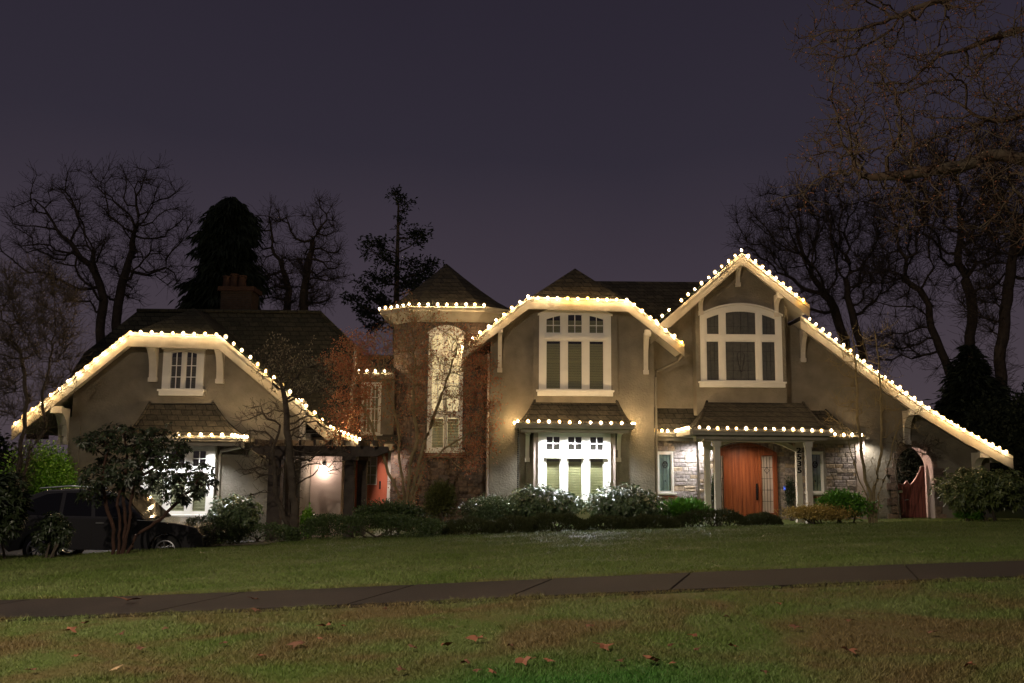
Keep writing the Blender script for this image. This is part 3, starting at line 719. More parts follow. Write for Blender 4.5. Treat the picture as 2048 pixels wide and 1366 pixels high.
# projecting upper bay
ub0, ub1 = X(1392, 31.95, 700), X(1571, 31.95, 700)
MB().plate([[(ub0, Z(830, 31.95, 1480)), (ub1, Z(830, 31.95, 1480)), (ub1, under(WD, ub1, .17)), (WD[1].x, WD[1].z-.18), (ub0, under(WD, ub0, .17))]], 31.95, YG-.003).build('upper_bay', M_stucco, house)
q = MB(); q.plate([[(a_, b_) for a_, b_ in [(axc-(arad+.001)*math.cos(math.pi*k/18), azs+(Z(894, YG, 1830)-azs)*math.sin(math.pi*k/18)) for k in range(19)]][::1]+[]], YG, YG+.01) if False else None
# pale reveal lining of the arch
rv = MB(); vs = []; fs = []; pts = [(ax0, zD)]+[(axc-arad*math.cos(math.pi*k/18), azs+(Z(894, YG, 1830)-azs)*math.sin(math.pi*k/18)) for k in range(19)]+[(ax1, zD)]
inn = [(axc+(x_-axc)*.985, z_-.012) for x_, z_ in pts]
rv.plate([pts+inn[::-1]], YG-.006, YG+.66); rv.build('arch_reveal', M_plaster, house)
# quoins round the arch
qn = MB(); rr = random.Random(5)
for k in range(9):
    z_ = zD+.25+k*.26
    if z_ > azs: break
    for s_, xx_ in ((-1, ax0), (1, ax1)):
        wq = .22 if k % 2 else .36; qn.box(*sorted((xx_+s_*.004, xx_+s_*wq)), YG-.05-.01*rr.random(), YG-.002, z_, z_+.235)
zt2 = Z(894, YG, 1830)
for k in range(11):
    t0_, t1_ = math.pi*(k+.06)/11, math.pi*(k+.94)/11; l = []
    for (r_, seq) in ((1.02, (t0_, t1_)), (1.30 if k % 2 else 1.22, (t1_, t0_))):
        for t_ in seq: l.append((axc+arad*r_*math.cos(t_), azs+(zt2-azs)*(r_ if r_ < 1.1 else r_)*math.sin(t_)))
    qn.plate([l], YG-.055, YG-.002)
qn.build('arch_surround', M_brownblock, house)
for (a, b, y0, y1, yy) in ((1476, 1488, 522, 565, YGf), (1400, 1413, 582, 622, YGf), (1553, 1567, 586, 626, YGf), (1607, 1625, 655, 717, 31.9), (1815, 1840, 820, 885, 31.9), (1955, 1983, 905, 955, 31.9)):
    bracket(a, b, y0, y1, yy, (.52 if yy == YGf else .66))
w = Win((1400.5, 632, 1563, 767), 31.95, 611, m=M_white)
for (a, b, c_, f_) in ((1413, 1436.5, 2, .22), (1451, 1510, 3, .22), (1523.5, 1549, 2, .22)):
    w.light(a, 639, b, 669, f_, 1, 1, None, leadn=(c_, 1)); w.light(a, 684, b, 761, None, 1, 1, None, leadn=(c_, 3))
ax_, az_ = X(1481, 31.95, 720), Z(712, 31.95, 1481)
fan = [(ax_+.14*math.cos(t*math.pi/8), az_+.14*math.sin(t*math.pi/8)) for t in range(9)]
w.lead.plate([fan+[(ax_-.04, az_-.55), (ax_+.04, az_-.55)], [(ax_+(x_-ax_)*.86, az_+(z_-az_)*.9+.01) for x_, z_ in fan]+[(ax_-.026, az_-.52), (ax_+.026, az_-.52)]], 31.95-.09+.036, 31.95-.09+.040)
w.done(panemat=M_leadglass)
# main roof behind
ry = 36.5; zr = Z(563, ry, 1290); xs0, xs1 = X(1150, ry), X(1500, ry); ze_ = Z(705, 32.6, 1330)
t = [Vector((xs0, ry, zr)), Vector((xs1, ry, zr)), Vector((xs1, 33.0, ze_)), Vector((xs0-2.4, 33.0, ze_))]
bkk = [Vector((xs0, ry, zr)), Vector((xs1, ry, zr)), Vector((xs1, 41, ze_)), Vector((xs0-2.4, 41, ze_))]
MB().add(t+[bkk[2], bkk[3]], [(0, 3, 2, 1), (0, 1, 4, 5), (0, 5, 3), (1, 2, 4), (2, 3, 5, 4)]).build('main_roof', M_roof, house)
# stone entry wall
sx0, sx1 = X(1309, YG-.1), X(1706, YG-.1); sz1 = Z(862, YG-.1, 1500)
MB().plate([[(sx0, zD), (sx1, zD), (sx1, sz1), (sx0, sz1)]], YG-.12, YG-.002).build('stone_wall', M_mortar, house)
hs_ = [(X(1313, YG-.12, 950)-sx0-.01, X(1346.5, YG-.12, 950)-sx0+.01, Z(998, YG-.12, 1330), Z(902, YG-.12, 1330)), (X(1612, YG-.12, 950)-sx0, X(1652, YG-.12, 950)-sx0, Z(998, YG-.12, 1630), Z(902, YG-.12, 1630)), (X(1424, YG-.12, 960)-sx0, X(1554, YG-.12, 960)-sx0, zD-.1, Z(871, YG-.12, 1490))]
cladding('stone_facing', M_ashlar, (sx0, YG-.12), (sx1, YG-.12), zD, sz1, 4, hs_)
MB().box(X(1396, YG-.5), X(1424, YG-.5), YG-.50, YG-.16, zD, Z(868, YG-.4, 1410)).build('stone_pier', M_mortar, house)
cladding('stone_facing', M_ashlar, (X(1396, YG-.5), YG-.50), (X(1424, YG-.5), YG-.50), zD, Z(868, YG-.4, 1410), 5)
MB().box(sx1+.002, X(1724, YG-.1), YG-.16, YG-.002, zD, Z(872, YG-.1, 1715)).build('corner_pier', M_plaster, house)
for (x0_, x1_, lab) in ((1313, 1346.5, 'left narrow stained window'), (1613, 1646, 'right narrow stained window')):
    w = Win((x0_, 903, x1_, 988), YG-.12, None, sillh=.03, depth=.07)
    a, b, z0, z1 = w.light(x0_+5.5, 909, x1_-5, 982, None, 1, 1, None, leadn=(2, 0), fill=1)
    cz = z1-(z1-z0)*.28; cx_ = (a+b)/2
    ringo = [(cx_+.10*math.cos(k*math.pi/8), cz+.12*math.sin(k*math.pi/8)) for k in range(16)]; ringi = [(cx_+.07*math.cos(k*math.pi/8), cz+.085*math.sin(k*math.pi/8)) for k in range(16)]
    w.lead.plate([ringo, ringi], YG-.12-.07+.034, YG-.12-.07+.039)
    for k in range(4):
        t_ = k*math.pi/2+.78; w.lead.plate([[(cx_, cz), (cx_+.06*math.cos(t_-.35), cz+.07*math.sin(t_-.35)), (cx_+.075*math.cos(t_), cz+.09*math.sin(t_)), (cx_+.06*math.cos(t_+.35), cz+.07*math.sin(t_+.35))]], YG-.12-.07+.035, YG-.12-.07+.0395)
    w.lead.box(cx_-.02, cx_+.02, YG-.12-.07+.035, YG-.12-.07+.0396, z0+.32, z0+.36)
    w.done(backmat=M_frost)
    MB().box(X(x0_+1, YG-.12), X(x1_+5, YG-.12), YG-.24, YG-.123, Z(997, YG-.12, x0_), Z(991, YG-.12, x0_)).build('brick_sill', M_brick, house)
# front door set
YDr = YG-.12; zd0 = Z(1032, YDr, 1480); zsp = Z(905, YDr, 1490); ztp = Z(886, YDr, 1490)
dx0, dx1 = X(1425, YDr, 960), X(1553, YDr, 960)
def doorarc(x): 
    t_ = (x-dx0)/(dx1-dx0)*2-1; return zsp+(ztp-zsp)*(1-t_*t_)
def arcloop(xa_, xb_, z0_, dropz, n=10): return [(xa_, z0_), (xb_, z0_)]+[(xb_+(xa_-xb_)*k/n, doorarc(xb_+(xa_-xb_)*k/n)-dropz) for k in range(n+1)]
ll = (X(1427.5, YDr, 960), X(1446, YDr, 960)); lf = (X(1449, YDr, 960), X(1516, YDr, 960)); lr = (X(1521.5, YDr, 960), X(1544.5, YDr, 960))
fr_ = MB(); fr_.plate([arcloop(dx0, dx1, zd0, 0), arcloop(lf[0], lf[1], zd0+.02, .10), [(ll[0], zd0+.12), (ll[1], zd0+.12), (ll[1], zsp-.12), (ll[0], zsp-.12)], [(lr[0], zd0+.12), (lr[1], zd0+.12), (lr[1], zsp-.10), (lr[0], zsp-.10)]], YDr-.13, YDr-.002)
dset = fr_.build('front_door', M_doorwood, house); dset['label'] = 'arched red wood front door with leaded sidelights'
lf_ = MB(); lf_.plate([arcloop(lf[0]+.006, lf[1]-.006, zd0+.025, .105)], YDr-.085, YDr-.004)
for k in range(1, 8):
    xx_ = lf[0]+(lf[1]-lf[0])*k/8; lf_.box(xx_-.004, xx_+.004, YDr-.089, YDr-.0852, zd0+.05, doorarc(xx_)-.14)
lf_.build('door_leaf', M_doorwood, dset)
for (a, b) in (ll, lr):
    MB().box(a+.002, b-.002, YDr-.07, YDr-.06, zd0+.122, zsp-.122).build('sidelight', M_plaster, dset)
    ld = MB()
    for k in (1, 2, 3): xx_ = a+(b-a)*k/4; ld.box(xx_-.006, xx_+.006, YDr-.078, YDr-.0705, zd0+.13, zsp-.13)
    for k in (1, 2, 3, 4): zz_ = zd0+.12+(zsp-zd0-.24)*k/5; ld.box(a+.004, b-.004, YDr-.0785, YDr-.071, zz_-.006, zz_+.006)
    zz_ = zd0+(zsp-zd0)*.72; xm_ = (a+b)/2
    ld.plate([[(xm_-.09, zz_), (xm_, zz_-.13), (xm_+.09, zz_), (xm_, zz_+.13)], [(xm_-.07, zz_), (xm_, zz_-.105), (xm_+.07, zz_), (xm_, zz_+.105)]], YDr-.079, YDr-.0715)
    ld.build('leading', M_lead, dset)
hd = MB(); hx = X(1512.5, YDr, 980); hd.box(hx-.035, hx+.035, YDr-.105, YDr-.086, Z(1000, YDr, 1512), Z(967, YDr, 1512)); hd.tube([(hx, YDr-.106, Z(996, YDr, 1512)), (hx, YDr-.16, Z(993, YDr, 1512)), (hx, YDr-.16, Z(975, YDr, 1512)), (hx, YDr-.106, Z(972, YDr, 1512))], .018, 6)
hd.build('handle', M_metal, dset)
# stone arch over the door
vb = MB()
for k in range(13):
    xa_ = dx0-.1+(dx1-dx0+.2)*k/13; xb_ = dx0-.1+(dx1-dx0+.2)*(k+.93)/13
    f2 = lambda x_: doorarc(min(max(x_, dx0), dx1))+.01
    vb.plate([[(xa_, f2(xa_)), (xb_, f2(xb_)), (xb_+.02*(k-6)/6, f2(xb_)+.34), (xa_+.02*(k-6)/6, f2(xa_)+.34)]], YDr-.045, YDr-.002)
vb.build('door_voussoirs', M_ashlar, house)
# doorbell
MB().box(X(1562, YDr), X(1566, YDr), YDr-.03, YDr-.002, Z(980, YDr, 1563), Z(973, YDr, 1563)).build('doorbell', mat('doorbell_glow', (.02, .02, .05), .4, emit=(.1, .2, 1), estr=1.2), house)
# side skirt roofs and porch roof
skirt_roof(((1311, 816), (1440, 818)), ((1311, 864), (1440, 868)), YG-.003, YG-.5)
skirt_roof(((1600, 820), (1650, 822)), ((1600, 869), (1724, 873)), YG-.003, YG-.5)
YP = 29.5
pr_ = skirt_roof(((1414, 804), (1606, 807)), ((1386, 857), (1662, 864)), YG-.66, YP, name='porch_roof', gut=.16)
zpb = pr_[2].z-.19
pb = MB(); pb.box(X(1407, YP+.3, 880), X(1627, YP+.3, 880), YP+.22, YP+.42, zpb-.16, zpb-.001)
pb.build('porch_beam', M_trim, house)
PW = .088; posts = []
zgP = gz(8, 30)-.2
for (pxc, yy) in ((1434.5, YP+.32), (1617.5, YP+.32), (1414.5, YP+1.45), (1597.5, YP+1.45)):
    xc = X(pxc, yy, 950); q = MB(); top_ = zpb-.161
    q.box(xc-PW, xc+PW, yy-PW, yy+PW, zgP, top_); q.box(xc-PW-.03, xc+PW+.03, yy-PW-.03, yy+PW+.03, top_-.16, top_-.001); q.box(xc-PW-.025, xc+PW+.025, yy-PW-.025, yy+PW+.025, zgP, zgP+.45)
    posts.append((q.build('porch_post', M_trim, house), xc, yy))
# brace beam heads
yb_ = YP+1.45; bx0, bx1 = posts[2][1], posts[3][1]
ca = arcpts(bx0+PW+.002, bx1-PW-.002, Z(903, yb_, 1500), Z(880, yb_, 1500)); 
MB().plate([[(x_, z_) for x_, z_ in ca]+[(x_, z_+.15) for x_, z_ in ca][::-1]], yb_-.09, yb_+.09).build('arched_beam', M_trim, house)
MB().box(bx0-.4, bx1+.4, yb_-.12, yb_+.12, zpb-.16, zpb-.001).build('porch_beam', M_trim, house)
kp = MB(); kp.box((bx0+bx1)/2-.08, (bx0+bx1)/2+.08, yb_-.11, yb_+.11, Z(882, yb_, 1511), zpb-.161); kp.build('king_block', M_trim, house)
# house number, one digit per part
def digit(ch_, xc, zc, y, h):
    cu = bpy.data.curves.new('digit', 'FONT'); cu.body = ch_; cu.size = 1; cu.align_x = 'CENTER'; cu.extrude = .05; cu.offset = .03
    o = bpy.data.objects.new('digit', cu); COL.objects.link(o); bpy.context.view_layer.update()
    me = bpy.data.meshes.new_from_object(o.evaluated_get(bpy.context.evaluated_depsgraph_get())); COL.objects.unlink(o); bpy.data.objects.remove(o)
    co = np.empty(len(me.vertices)*3); me.vertices.foreach_get('co', co); co = co.reshape(-1, 3)
    c0, c1 = co.min(0), co.max(0); s_ = h/(c1[1]-c0[1]); nw = np.empty_like(co)
    nw[:, 0] = xc+(co[:, 0]-(c0[0]+c1[0])/2)*s_*1.3; nw[:, 2] = zc+(co[:, 1]-(c0[1]+c1[1])/2)*s_; nw[:, 1] = y-(co[:, 2]-c0[2])*s_*.8
    me.vertices.foreach_set('co', nw.ravel()); me.materials.clear(); me.materials.append(M_metal); me.update()
    d_ = link('digit', me, house); d_['label'] = 'black house number digit ' + ch_
xc, yy = posts[3][1], posts[3][2]
for k, ch_ in enumerate('2535'): digit(ch_, xc, Z(900.5+13.3*k, yy-PW, 1597), yy-PW-.004, .185)
# neighbouring lean-to seen under the left rake
t = [P(52, 872, 34.5), P(97, 872, 34.5), P(97, 826, 37), P(64, 826, 37)]
MB().hexa(t, [p+Vector((0, .05, -.12)) for p in t]).build('lean_to_roof', M_terra, house)

# ------------------------------------------------------------------ garden gate (behind the arch)
YGt = YG+.52
gx0, gx1 = X(1786, YGt, 980), X(1850, YGt, 980); gt = empty('garden_gate', (gx0, YGt, zD+.25), 'maroon wooden garden gate with scooped top under the arch', 'gate')
tops = []
for k in range(25):
    s_ = k/24; px_ = 1786+64*s_
    yv = 962+9*math.sin(min(s_/.45, 1)*math.pi*.5)
    if .36 < s_ < .52: yv = 971-8*math.sin((s_-.36)/.16*math.pi)
    elif s_ >= .52: yv = 971-38*((s_-.52)/.40)**1.6 if s_ < .92 else 933
    tops.append((X(px_, YGt, 980), Z(max(yv, 931), YGt, 1820)))
MB().plate([[(gx0, zD+.2), (gx1, zD+.2)]+tops[::-1]], YGt, YGt+.05).build('gate_leaf', M_gate, gt)
cp = [(x_, z_+.03) for x_, z_ in tops]; MB().plate([tops+cp[::-1]], YGt-.02, YGt+.07).build('gate_cap', mat('gate_cap_paint', (.5, .33, .27), .5), gt)
bl = MB()
for k in range(1, 9):
    xx_ = gx0+(gx1-gx0)*k/9; bl.box(xx_-.006, xx_+.006, YGt-.004, YGt-.0005, zD+.22, Z(973, YGt, 1820))
bl.build('board_joint', M_dark, gt)
hw = MB(); hw.box(X(1788, YGt), X(1796, YGt), YGt-.03, YGt-.005, Z(985, YGt, 1790), Z(980, YGt, 1790)); hw.tube([(X(1801, YGt), YGt-.02, Z(1000, YGt, 1800)), (X(1801, YGt), YGt-.07, Z(999, YGt, 1800)), (X(1806, YGt), YGt-.07, Z(999, YGt, 1800))], .018, 6)
hw.build('latch', mat('steel', (.6, .6, .6), .3, metal=1), gt)

# ------------------------------------------------------------------ festoon strings
def bulbmesh(m, ms_, r=.027, R_=.062):
    mb = MB(); prof = lambda q: [(0, -1.25*q), (.6*q, -1.0*q), (.95*q, -.3*q), (.95*q, .3*q), (.6*q, .9*q), (0, 1.15*q)]
    mb.lathe(prof(r), (0, 0, 0), 8); k = len(mb.f); mb.lathe(prof(R_), (0, 0, 0), 10)
    me = bpy.data.meshes.new('bulb'); me.from_pydata(mb.v, [], mb.f); me.materials.append(m); me.materials.append(ms_)
    for p in me.polygons: p.material_index = 0 if p.index < k else 1; p.use_smooth = True
    me.update(); return me
ME_B = [bulbmesh(M_bulb, M_shell), bulbmesh(M_bulbw, M_shellw), bulbmesh(M_bulby, M_shelly)]
rb = random.Random(11)
def string(label, pts, skip=(), amber=(), pink=False):
    "pts: list of world points, one bulb each"
    o = empty('light_string', pts[0], label, 'string lights', 'warm festoon strings along the eaves')
    if len(pts) > 1: MB().tube([p+Vector((0, .03, -.055)) for p in pts], .008, 4).build('cord', M_cord, o)
    for i, p in enumerate(pts):
        k = 2 if i in amber else (1 if pink or rb.random() < .45 else 0)
        b = link('bulb', ME_B[k]); b.scale = [rb.uniform(.86, 1.16)]*3; b.parent = o; b.location = p-pts[0]+Vector((rb.uniform(-.015, .015), 0, rb.uniform(-.012, .012)))
    return o
def line(a, b, n, Y, Y2=None, end=True):
    Y2 = Y if Y2 is None else Y2; pa, pb = P(*a, Y), P(*b, Y2); m = n-1 if end else n
    return [pa.lerp(pb, k/m) for k in range(n)]
ya = YAf-.16
string('string of bulbs climbing the left rake of the leftmost gable', line((30, 847), (260, 665), 14, ya))
string('string of bulbs along the flat top of the leftmost gable', line((281, 664), (432, 669), 8, ya-.07))
string('string of bulbs down the right rake of the leftmost gable', line((452, 673), (662, 853), 14, ya)+line((668, 857), (718, 879), 8, ya))
string('short bulb string on the gutter above the garage bay window', line((356, 869), (445, 870), 5, YA-1.2)+line((464, 870), (488, 874), 5, YA-1.2)+line((493, 874), (490, 877), 3, YA-1.1, YA-.1))
yt = YT-.12
TE = [Vector((xa, yt, ze+.07)), Vector((xb+.0, yt, ze+.07)), Vector((xa-1.18, YT+.90, ze+.07)), Vector((xa-1.18, YT+3.6, ze+.07))]
string('string of bulbs round the turret eave', [TE[3].lerp(TE[2], k/7) for k in range(7)]+[TE[2].lerp(TE[0], k/5) for k in range(5)]+[TE[0].lerp(TE[1], k/8) for k in range(9)])
string('short bulb string on the little dormer gutter by the red maple', line((700, 740), (768, 742), 5, YD0-.5), pink=True)
yc_ = YCf-.16
string('string of bulbs climbing the left rake of the middle gable', [Vector((WC[0].x-.02, YCf+2.6-.4*k, WC[0].z+.06)) for k in range(7)]+line((945, 677), (1056, 592), 8, yc_))
string('string of bulbs along the flat top of the middle gable', line((1076, 595), (1254, 600), 10, yc_-.07), amber=(3, 5))
string('string of bulbs down the right rake of the middle gable', line((1269, 609), (1364, 685), 7, yc_), amber=(6,))
string('string of bulbs along the canopy gutter below the tall arched window', [Vector((tc0[2].x-.10, YC-.25-.2*k, tc0[2].z+.06)) for k in range(4)]+line((1035, 842), (1264, 847), 12, YC-1.13)+[Vector((tc0[3].x+.10, YC-.85+.2*k, tc0[3].z+.06)) for k in range(4)])
string('short bulb string rising from the middle gable valley to the right gable', line((1313, 643), (1337, 620), 3, YGf-.1))
string('string of bulbs climbing the left rake of the right gable', line((1363, 600), (1470, 511), 9, YGf-.16))
string('string of bulbs down the right rake from the highest peak', line((1483, 500), (1607, 600), 10, YGf-.16), amber=(9,))
pE = [P(a, b, 31.74) for a, b in ((1619, 638), (1645, 658), (1742, 733), (1828, 796), (1902, 845), (2012, 904))]; pl = []
for (a, b, n_) in ((0, 1, 2), (1, 2, 7), (2, 3, 6), (3, 4, 5), (4, 5, 8)):
    pl += [pE[a].lerp(pE[b], k/n_) for k in range(n_)]
string('longest bulb string down the long right rake above the garden gate', pl+[pE[5]])
string('short bulb string on the gutter left of the entry porch', line((1311, 861), (1336, 862), 3, YG-.65)+[Vector((pr_[2].x-.13, YP+.15+.29*(9-k), pr_[2].z+.06)) for k in range(10)])
string('string of bulbs along the front gutter of the entry porch', line((1398, 855), (1662, 861), 15, YP-.14))
string('short bulb string on the gutter right of the entry porch', line((1670, 868), (1722, 870), 4, YG-.65))

# ------------------------------------------------------------------ lamps the photo shows lit
def lamp(name, kind, loc, energy, col, size=.06, rot=None, cone=None, blend=.8, parent=None):
    l = bpy.data.lights.new(name, kind); l.energy = energy; l.color = col
    l.shadow_soft_size = size
    if kind == 'SPOT': l.spot_size = math.radians(cone); l.spot_blend = blend
    o = bpy.data.objects.new(name, l); COL.objects.link(o); o.location = loc
    if rot: o.rotation_euler = rot
    if parent: o.parent = parent; o.matrix_parent_inverse = Matrix.Translation(parent_loc(parent)).inverted()
    return o
M_lens = emat('downlight_lens', (.95, .95, 1), 12)
def downlight(label, p, energy, col, cone=168, tilt=-.12):
    o = empty('downlight', p, label, 'lamp', 'soffit downlights')
    MB().lathe([(.0, .05), (.07, .05), (.07, -.01), (.055, -.015), (.05, .0)], p, 12).build('housing', M_trim, o)
    MB().lathe([(.0, 0), (.048, -.004), (.0, -.006)], p, 10).build('lens', M_lens, o)
    lamp('downlight_beam', 'SPOT', Vector(p)+Vector((0, 0, -.06)), energy, col, .05, (tilt, 0, 0), cone, .8, o)
cw = (.93, .95, 1.0)
zs = tc0[2].z-.19
for k, pxx in enumerate((1105, 1149, 1193)): downlight(('left', 'middle', 'right')[k]+' downlight under the canopy above the white central bay window', (X(pxx, YC-.75, 855), YC-.74, zs), 460, cw, 150, -.24)
zs = Z(880, YA-.7, 360)
for k, pxx in enumerate((330, 418)): downlight(('left', 'right')[k]+' downlight under the canopy above the garage bay window', (X(pxx, YA-.7, 880), YA-.70, zs), 560, cw, 128, -.26)
downlight('cool downlight washing the stone beside the left porch posts', (X(1400, YG-.7, 872), YG-.72, Z(875, YG-.7, 1400)), 300, cw)
downlight('warm downlight inside the porch above the front door', (X(1500, YP+1.9, 872), YP+1.95, zpb-.02), 115, (1, .80, .58))
downlight('downlight at the right end of the entry gutter', (X(1735, YG-.35, 880), YG-.35, Z(877, YG-.35, 1735)), 100, (1, .93, .85), 160)
downlight('warm downlight in the side entry above the salmon door', (X(752, 32.9, 900), 32.9, 2.2), 300, (1, .78, .66))
# wall lantern on the entry pier
lx, lz = X(646, YL-.2, 940), Z(940, YL-.2, 646)
ln_ = empty('wall_lantern', (lx, YL-.02, lz), 'round glowing white lantern on the pale pier by the pergola', 'lamp')
MB().box(lx-.06, lx+.06, YL-.05, YL-.001, lz-.02, lz+.28).build('back_plate', M_metal, ln_)
MB().tube([(lx, YL-.05, lz+.22), (lx, YL-.22, lz+.26), (lx, YL-.22, lz+.15)], .018, 6).build('arm', M_metal, ln_)
mb = MB(); mb.lathe([(0, -.16), (.09, -.14), (.135, -.05), (.135, .05), (.09, .13), (.03, .16), (0, .16)], (lx, YL-.22, lz), 14); mb.build('globe', emat('lantern_globe', (1, .78, .66), 30), ln_, True)
# lamp in the passage behind the gate
gl_ = empty('passage_lantern', (ax0-.35, YG+1.5, zD+2.0), 'small lantern in the passage behind the garden gate', 'lamp')
mb = MB(); mb.lathe([(0, -.1), (.06, -.09), (.06, .06), (0, .08)], gl_.location, 10); mb.build('globe', emat('passage_globe', (1, .70, .60), 620), gl_)
MB().tube([gl_.location+Vector((0, 0, .08)), gl_.location+Vector((0, 0, .5)), gl_.location+Vector((-.25, 0, .55))], .015, 6).build('arm', M_metal, gl_)
# street lamp just beyond the left edge of the picture
sl = empty('street_lamp', (-8.2, 3.6, gz(-8.2, 3.6)), 'tall street lamp beyond the left edge of the photo', 'street lamp')
zl = 8.6
MB().tube([(-8.2, 3.6, gz(-8.2, 3.6)-.3), (-8.2, 3.6, 3), (-8.2, 3.6, zl), (-7.9, 3.6, zl+.4), (-7.0, 3.6, zl+.5)], [.10, .085, .06, .05, .05], 10).build('post', M_metal, sl)
MB().box(-7.3, -6.6, 3.45, 3.75, zl+.42, zl+.56).build('lamp_head', M_metal, sl)
lamp('street_light', 'POINT', (-6.9, 3.6, zl+.25), 2900, (1, .83, .65), .12, parent=sl)
lamp('street_beam', 'SPOT', (-6.9, 3.6, zl+.25), 2700, (1, .88, .68), .12, (math.radians(32), 0, math.radians(-38)), 130, 1.0, sl)

# ------------------------------------------------------------------ plants: leaf clouds and branch growth
def leafmat(name, c1, c2, rough=.42, spec=.45, trans=.0):
    m = mat(name, c1, rough, spec, c2, island=True)
    return m
L_rhodo = leafmat('rhododendron_leaf', (.055, .095, .038), (.14, .19, .085), .36, .6)
L_rhodod = leafmat('dark_leaf', (.013, .021, .008), (.032, .047, .016), .42, .45)
L_sunny = leafmat('olive_leaf', (.060, .090, .022), (.135, .165, .050), .36, .55)
L_bright = leafmat('bright_leaf', (.11, .26, .018), (.20, .40, .035), .4, .45)
L_green = leafmat('laurel_leaf', (.055, .17, .016), (.12, .28, .03), .36, .5)
L_hedge = leafmat('hedge_leaf', (.028, .050, .014), (.070, .105, .030), .5, .35)
L_heath = leafmat('heather_needle', (.030, .040, .014), (.065, .070, .025), .7, .2)
L_gold = leafmat('gold_leaf', (.30, .22, .05), (.42, .31, .10), .5, .3)
L_olive = leafmat('conifer_spray', (.05, .060, .014), (.10, .10, .028), .6, .25)
L_fir = leafmat('fir_needle', (.010, .015, .010), (.022, .030, .018), .7, .15)
L_maple = leafmat('maple_leaf', (.30, .085, .042), (.46, .21, .10), .6, .2)
L_bud = leafmat('pale_bud', (.20, .17, .11), (.30, .26, .17), .7, .2)
L_dry = leafmat('withered_leaf', (.20, .08, .04), (.30, .12, .06), .7, .2)
def norm(a): return a/np.maximum(np.linalg.norm(a, axis=-1, keepdims=True), 1e-9)
def leaf_arrays(p, d, ln, wd, fold=.25, droop=.15, up=None):
    n = len(p); d = norm(d); r = rng.normal(size=(n, 3)) if up is None else up+rng.normal(size=(n, 3))*.35
    s_ = norm(np.cross(d, r)); nn = np.cross(s_, d)
    nn = np.where(nn[:, 2:3] < 0, -nn, nn)
    ln = np.broadcast_to(np.asarray(ln), (n,))[:, None]; wd = np.broadcast_to(np.asarray(wd), (n,))[:, None]
    mid = p+d*ln*.5; V = np.empty((n, 4, 3))
    V[:, 0] = p; V[:, 1] = mid+s_*wd+nn*wd*fold; V[:, 2] = p+d*ln-np.array([0, 0, 1])*ln*droop; V[:, 3] = mid-s_*wd+nn*wd*fold
    i = np.arange(n)*4; Fq = np.concatenate([np.stack([i, i+3, i+2], -1), np.stack([i, i+2, i+1], -1)])
    return V.reshape(-1, 3), Fq
def lobes(c, r, k, seed, spread=.55, size=(.35, .6)):
    g_ = np.random.default_rng(seed); out_ = []
    for _ in range(k):
        d = norm(g_.normal(size=3)); d[2] = abs(d[2])*.9-.15
        s_ = g_.uniform(*size); out_.append((c+d*r*spread*g_.uniform(.5, 1.1), r*s_))
    return out_
def cloud(lb, n, shell=.62):
    w_ = np.array([np.prod(r)**.67 for c, r in lb]); w_ = w_/w_.sum(); k = rng.choice(len(lb), n, p=w_)
    C = np.array([c for c, r in lb])[k]; R = np.array([r for c, r in lb])[k]; d = norm(rng.normal(size=(n, 3)))
    return C+d*R*(shell+(1-shell)*rng.random((n, 1))**.7)*(1+.12*rng.normal(size=(n, 1))), d
def solve_ground(px, py):
    lo, hi = 3.0, 60.0
    for _ in range(50):
        m_ = (lo+hi)/2; p = P(px, py, m_)
        if p.z > gz(p.x, p.y): lo = m_
        else: hi = m_
    return P(px, py, lo)
def box_px(x0, y0, x1, Y, depth, y1=None):
    xm = (x0+x1)/2; a = P(x0, y0, Y); b = P(x1, y0, Y); zt_ = P(xm, y0, Y).z; xc = (a.x+b.x)/2; zb = gz(xc, Y)
    c = np.array([xc, Y, (zt_+zb)/2]); r = np.array([(b.x-a.x)/2, depth/2, (zt_-zb)/2]); return c, r, zb
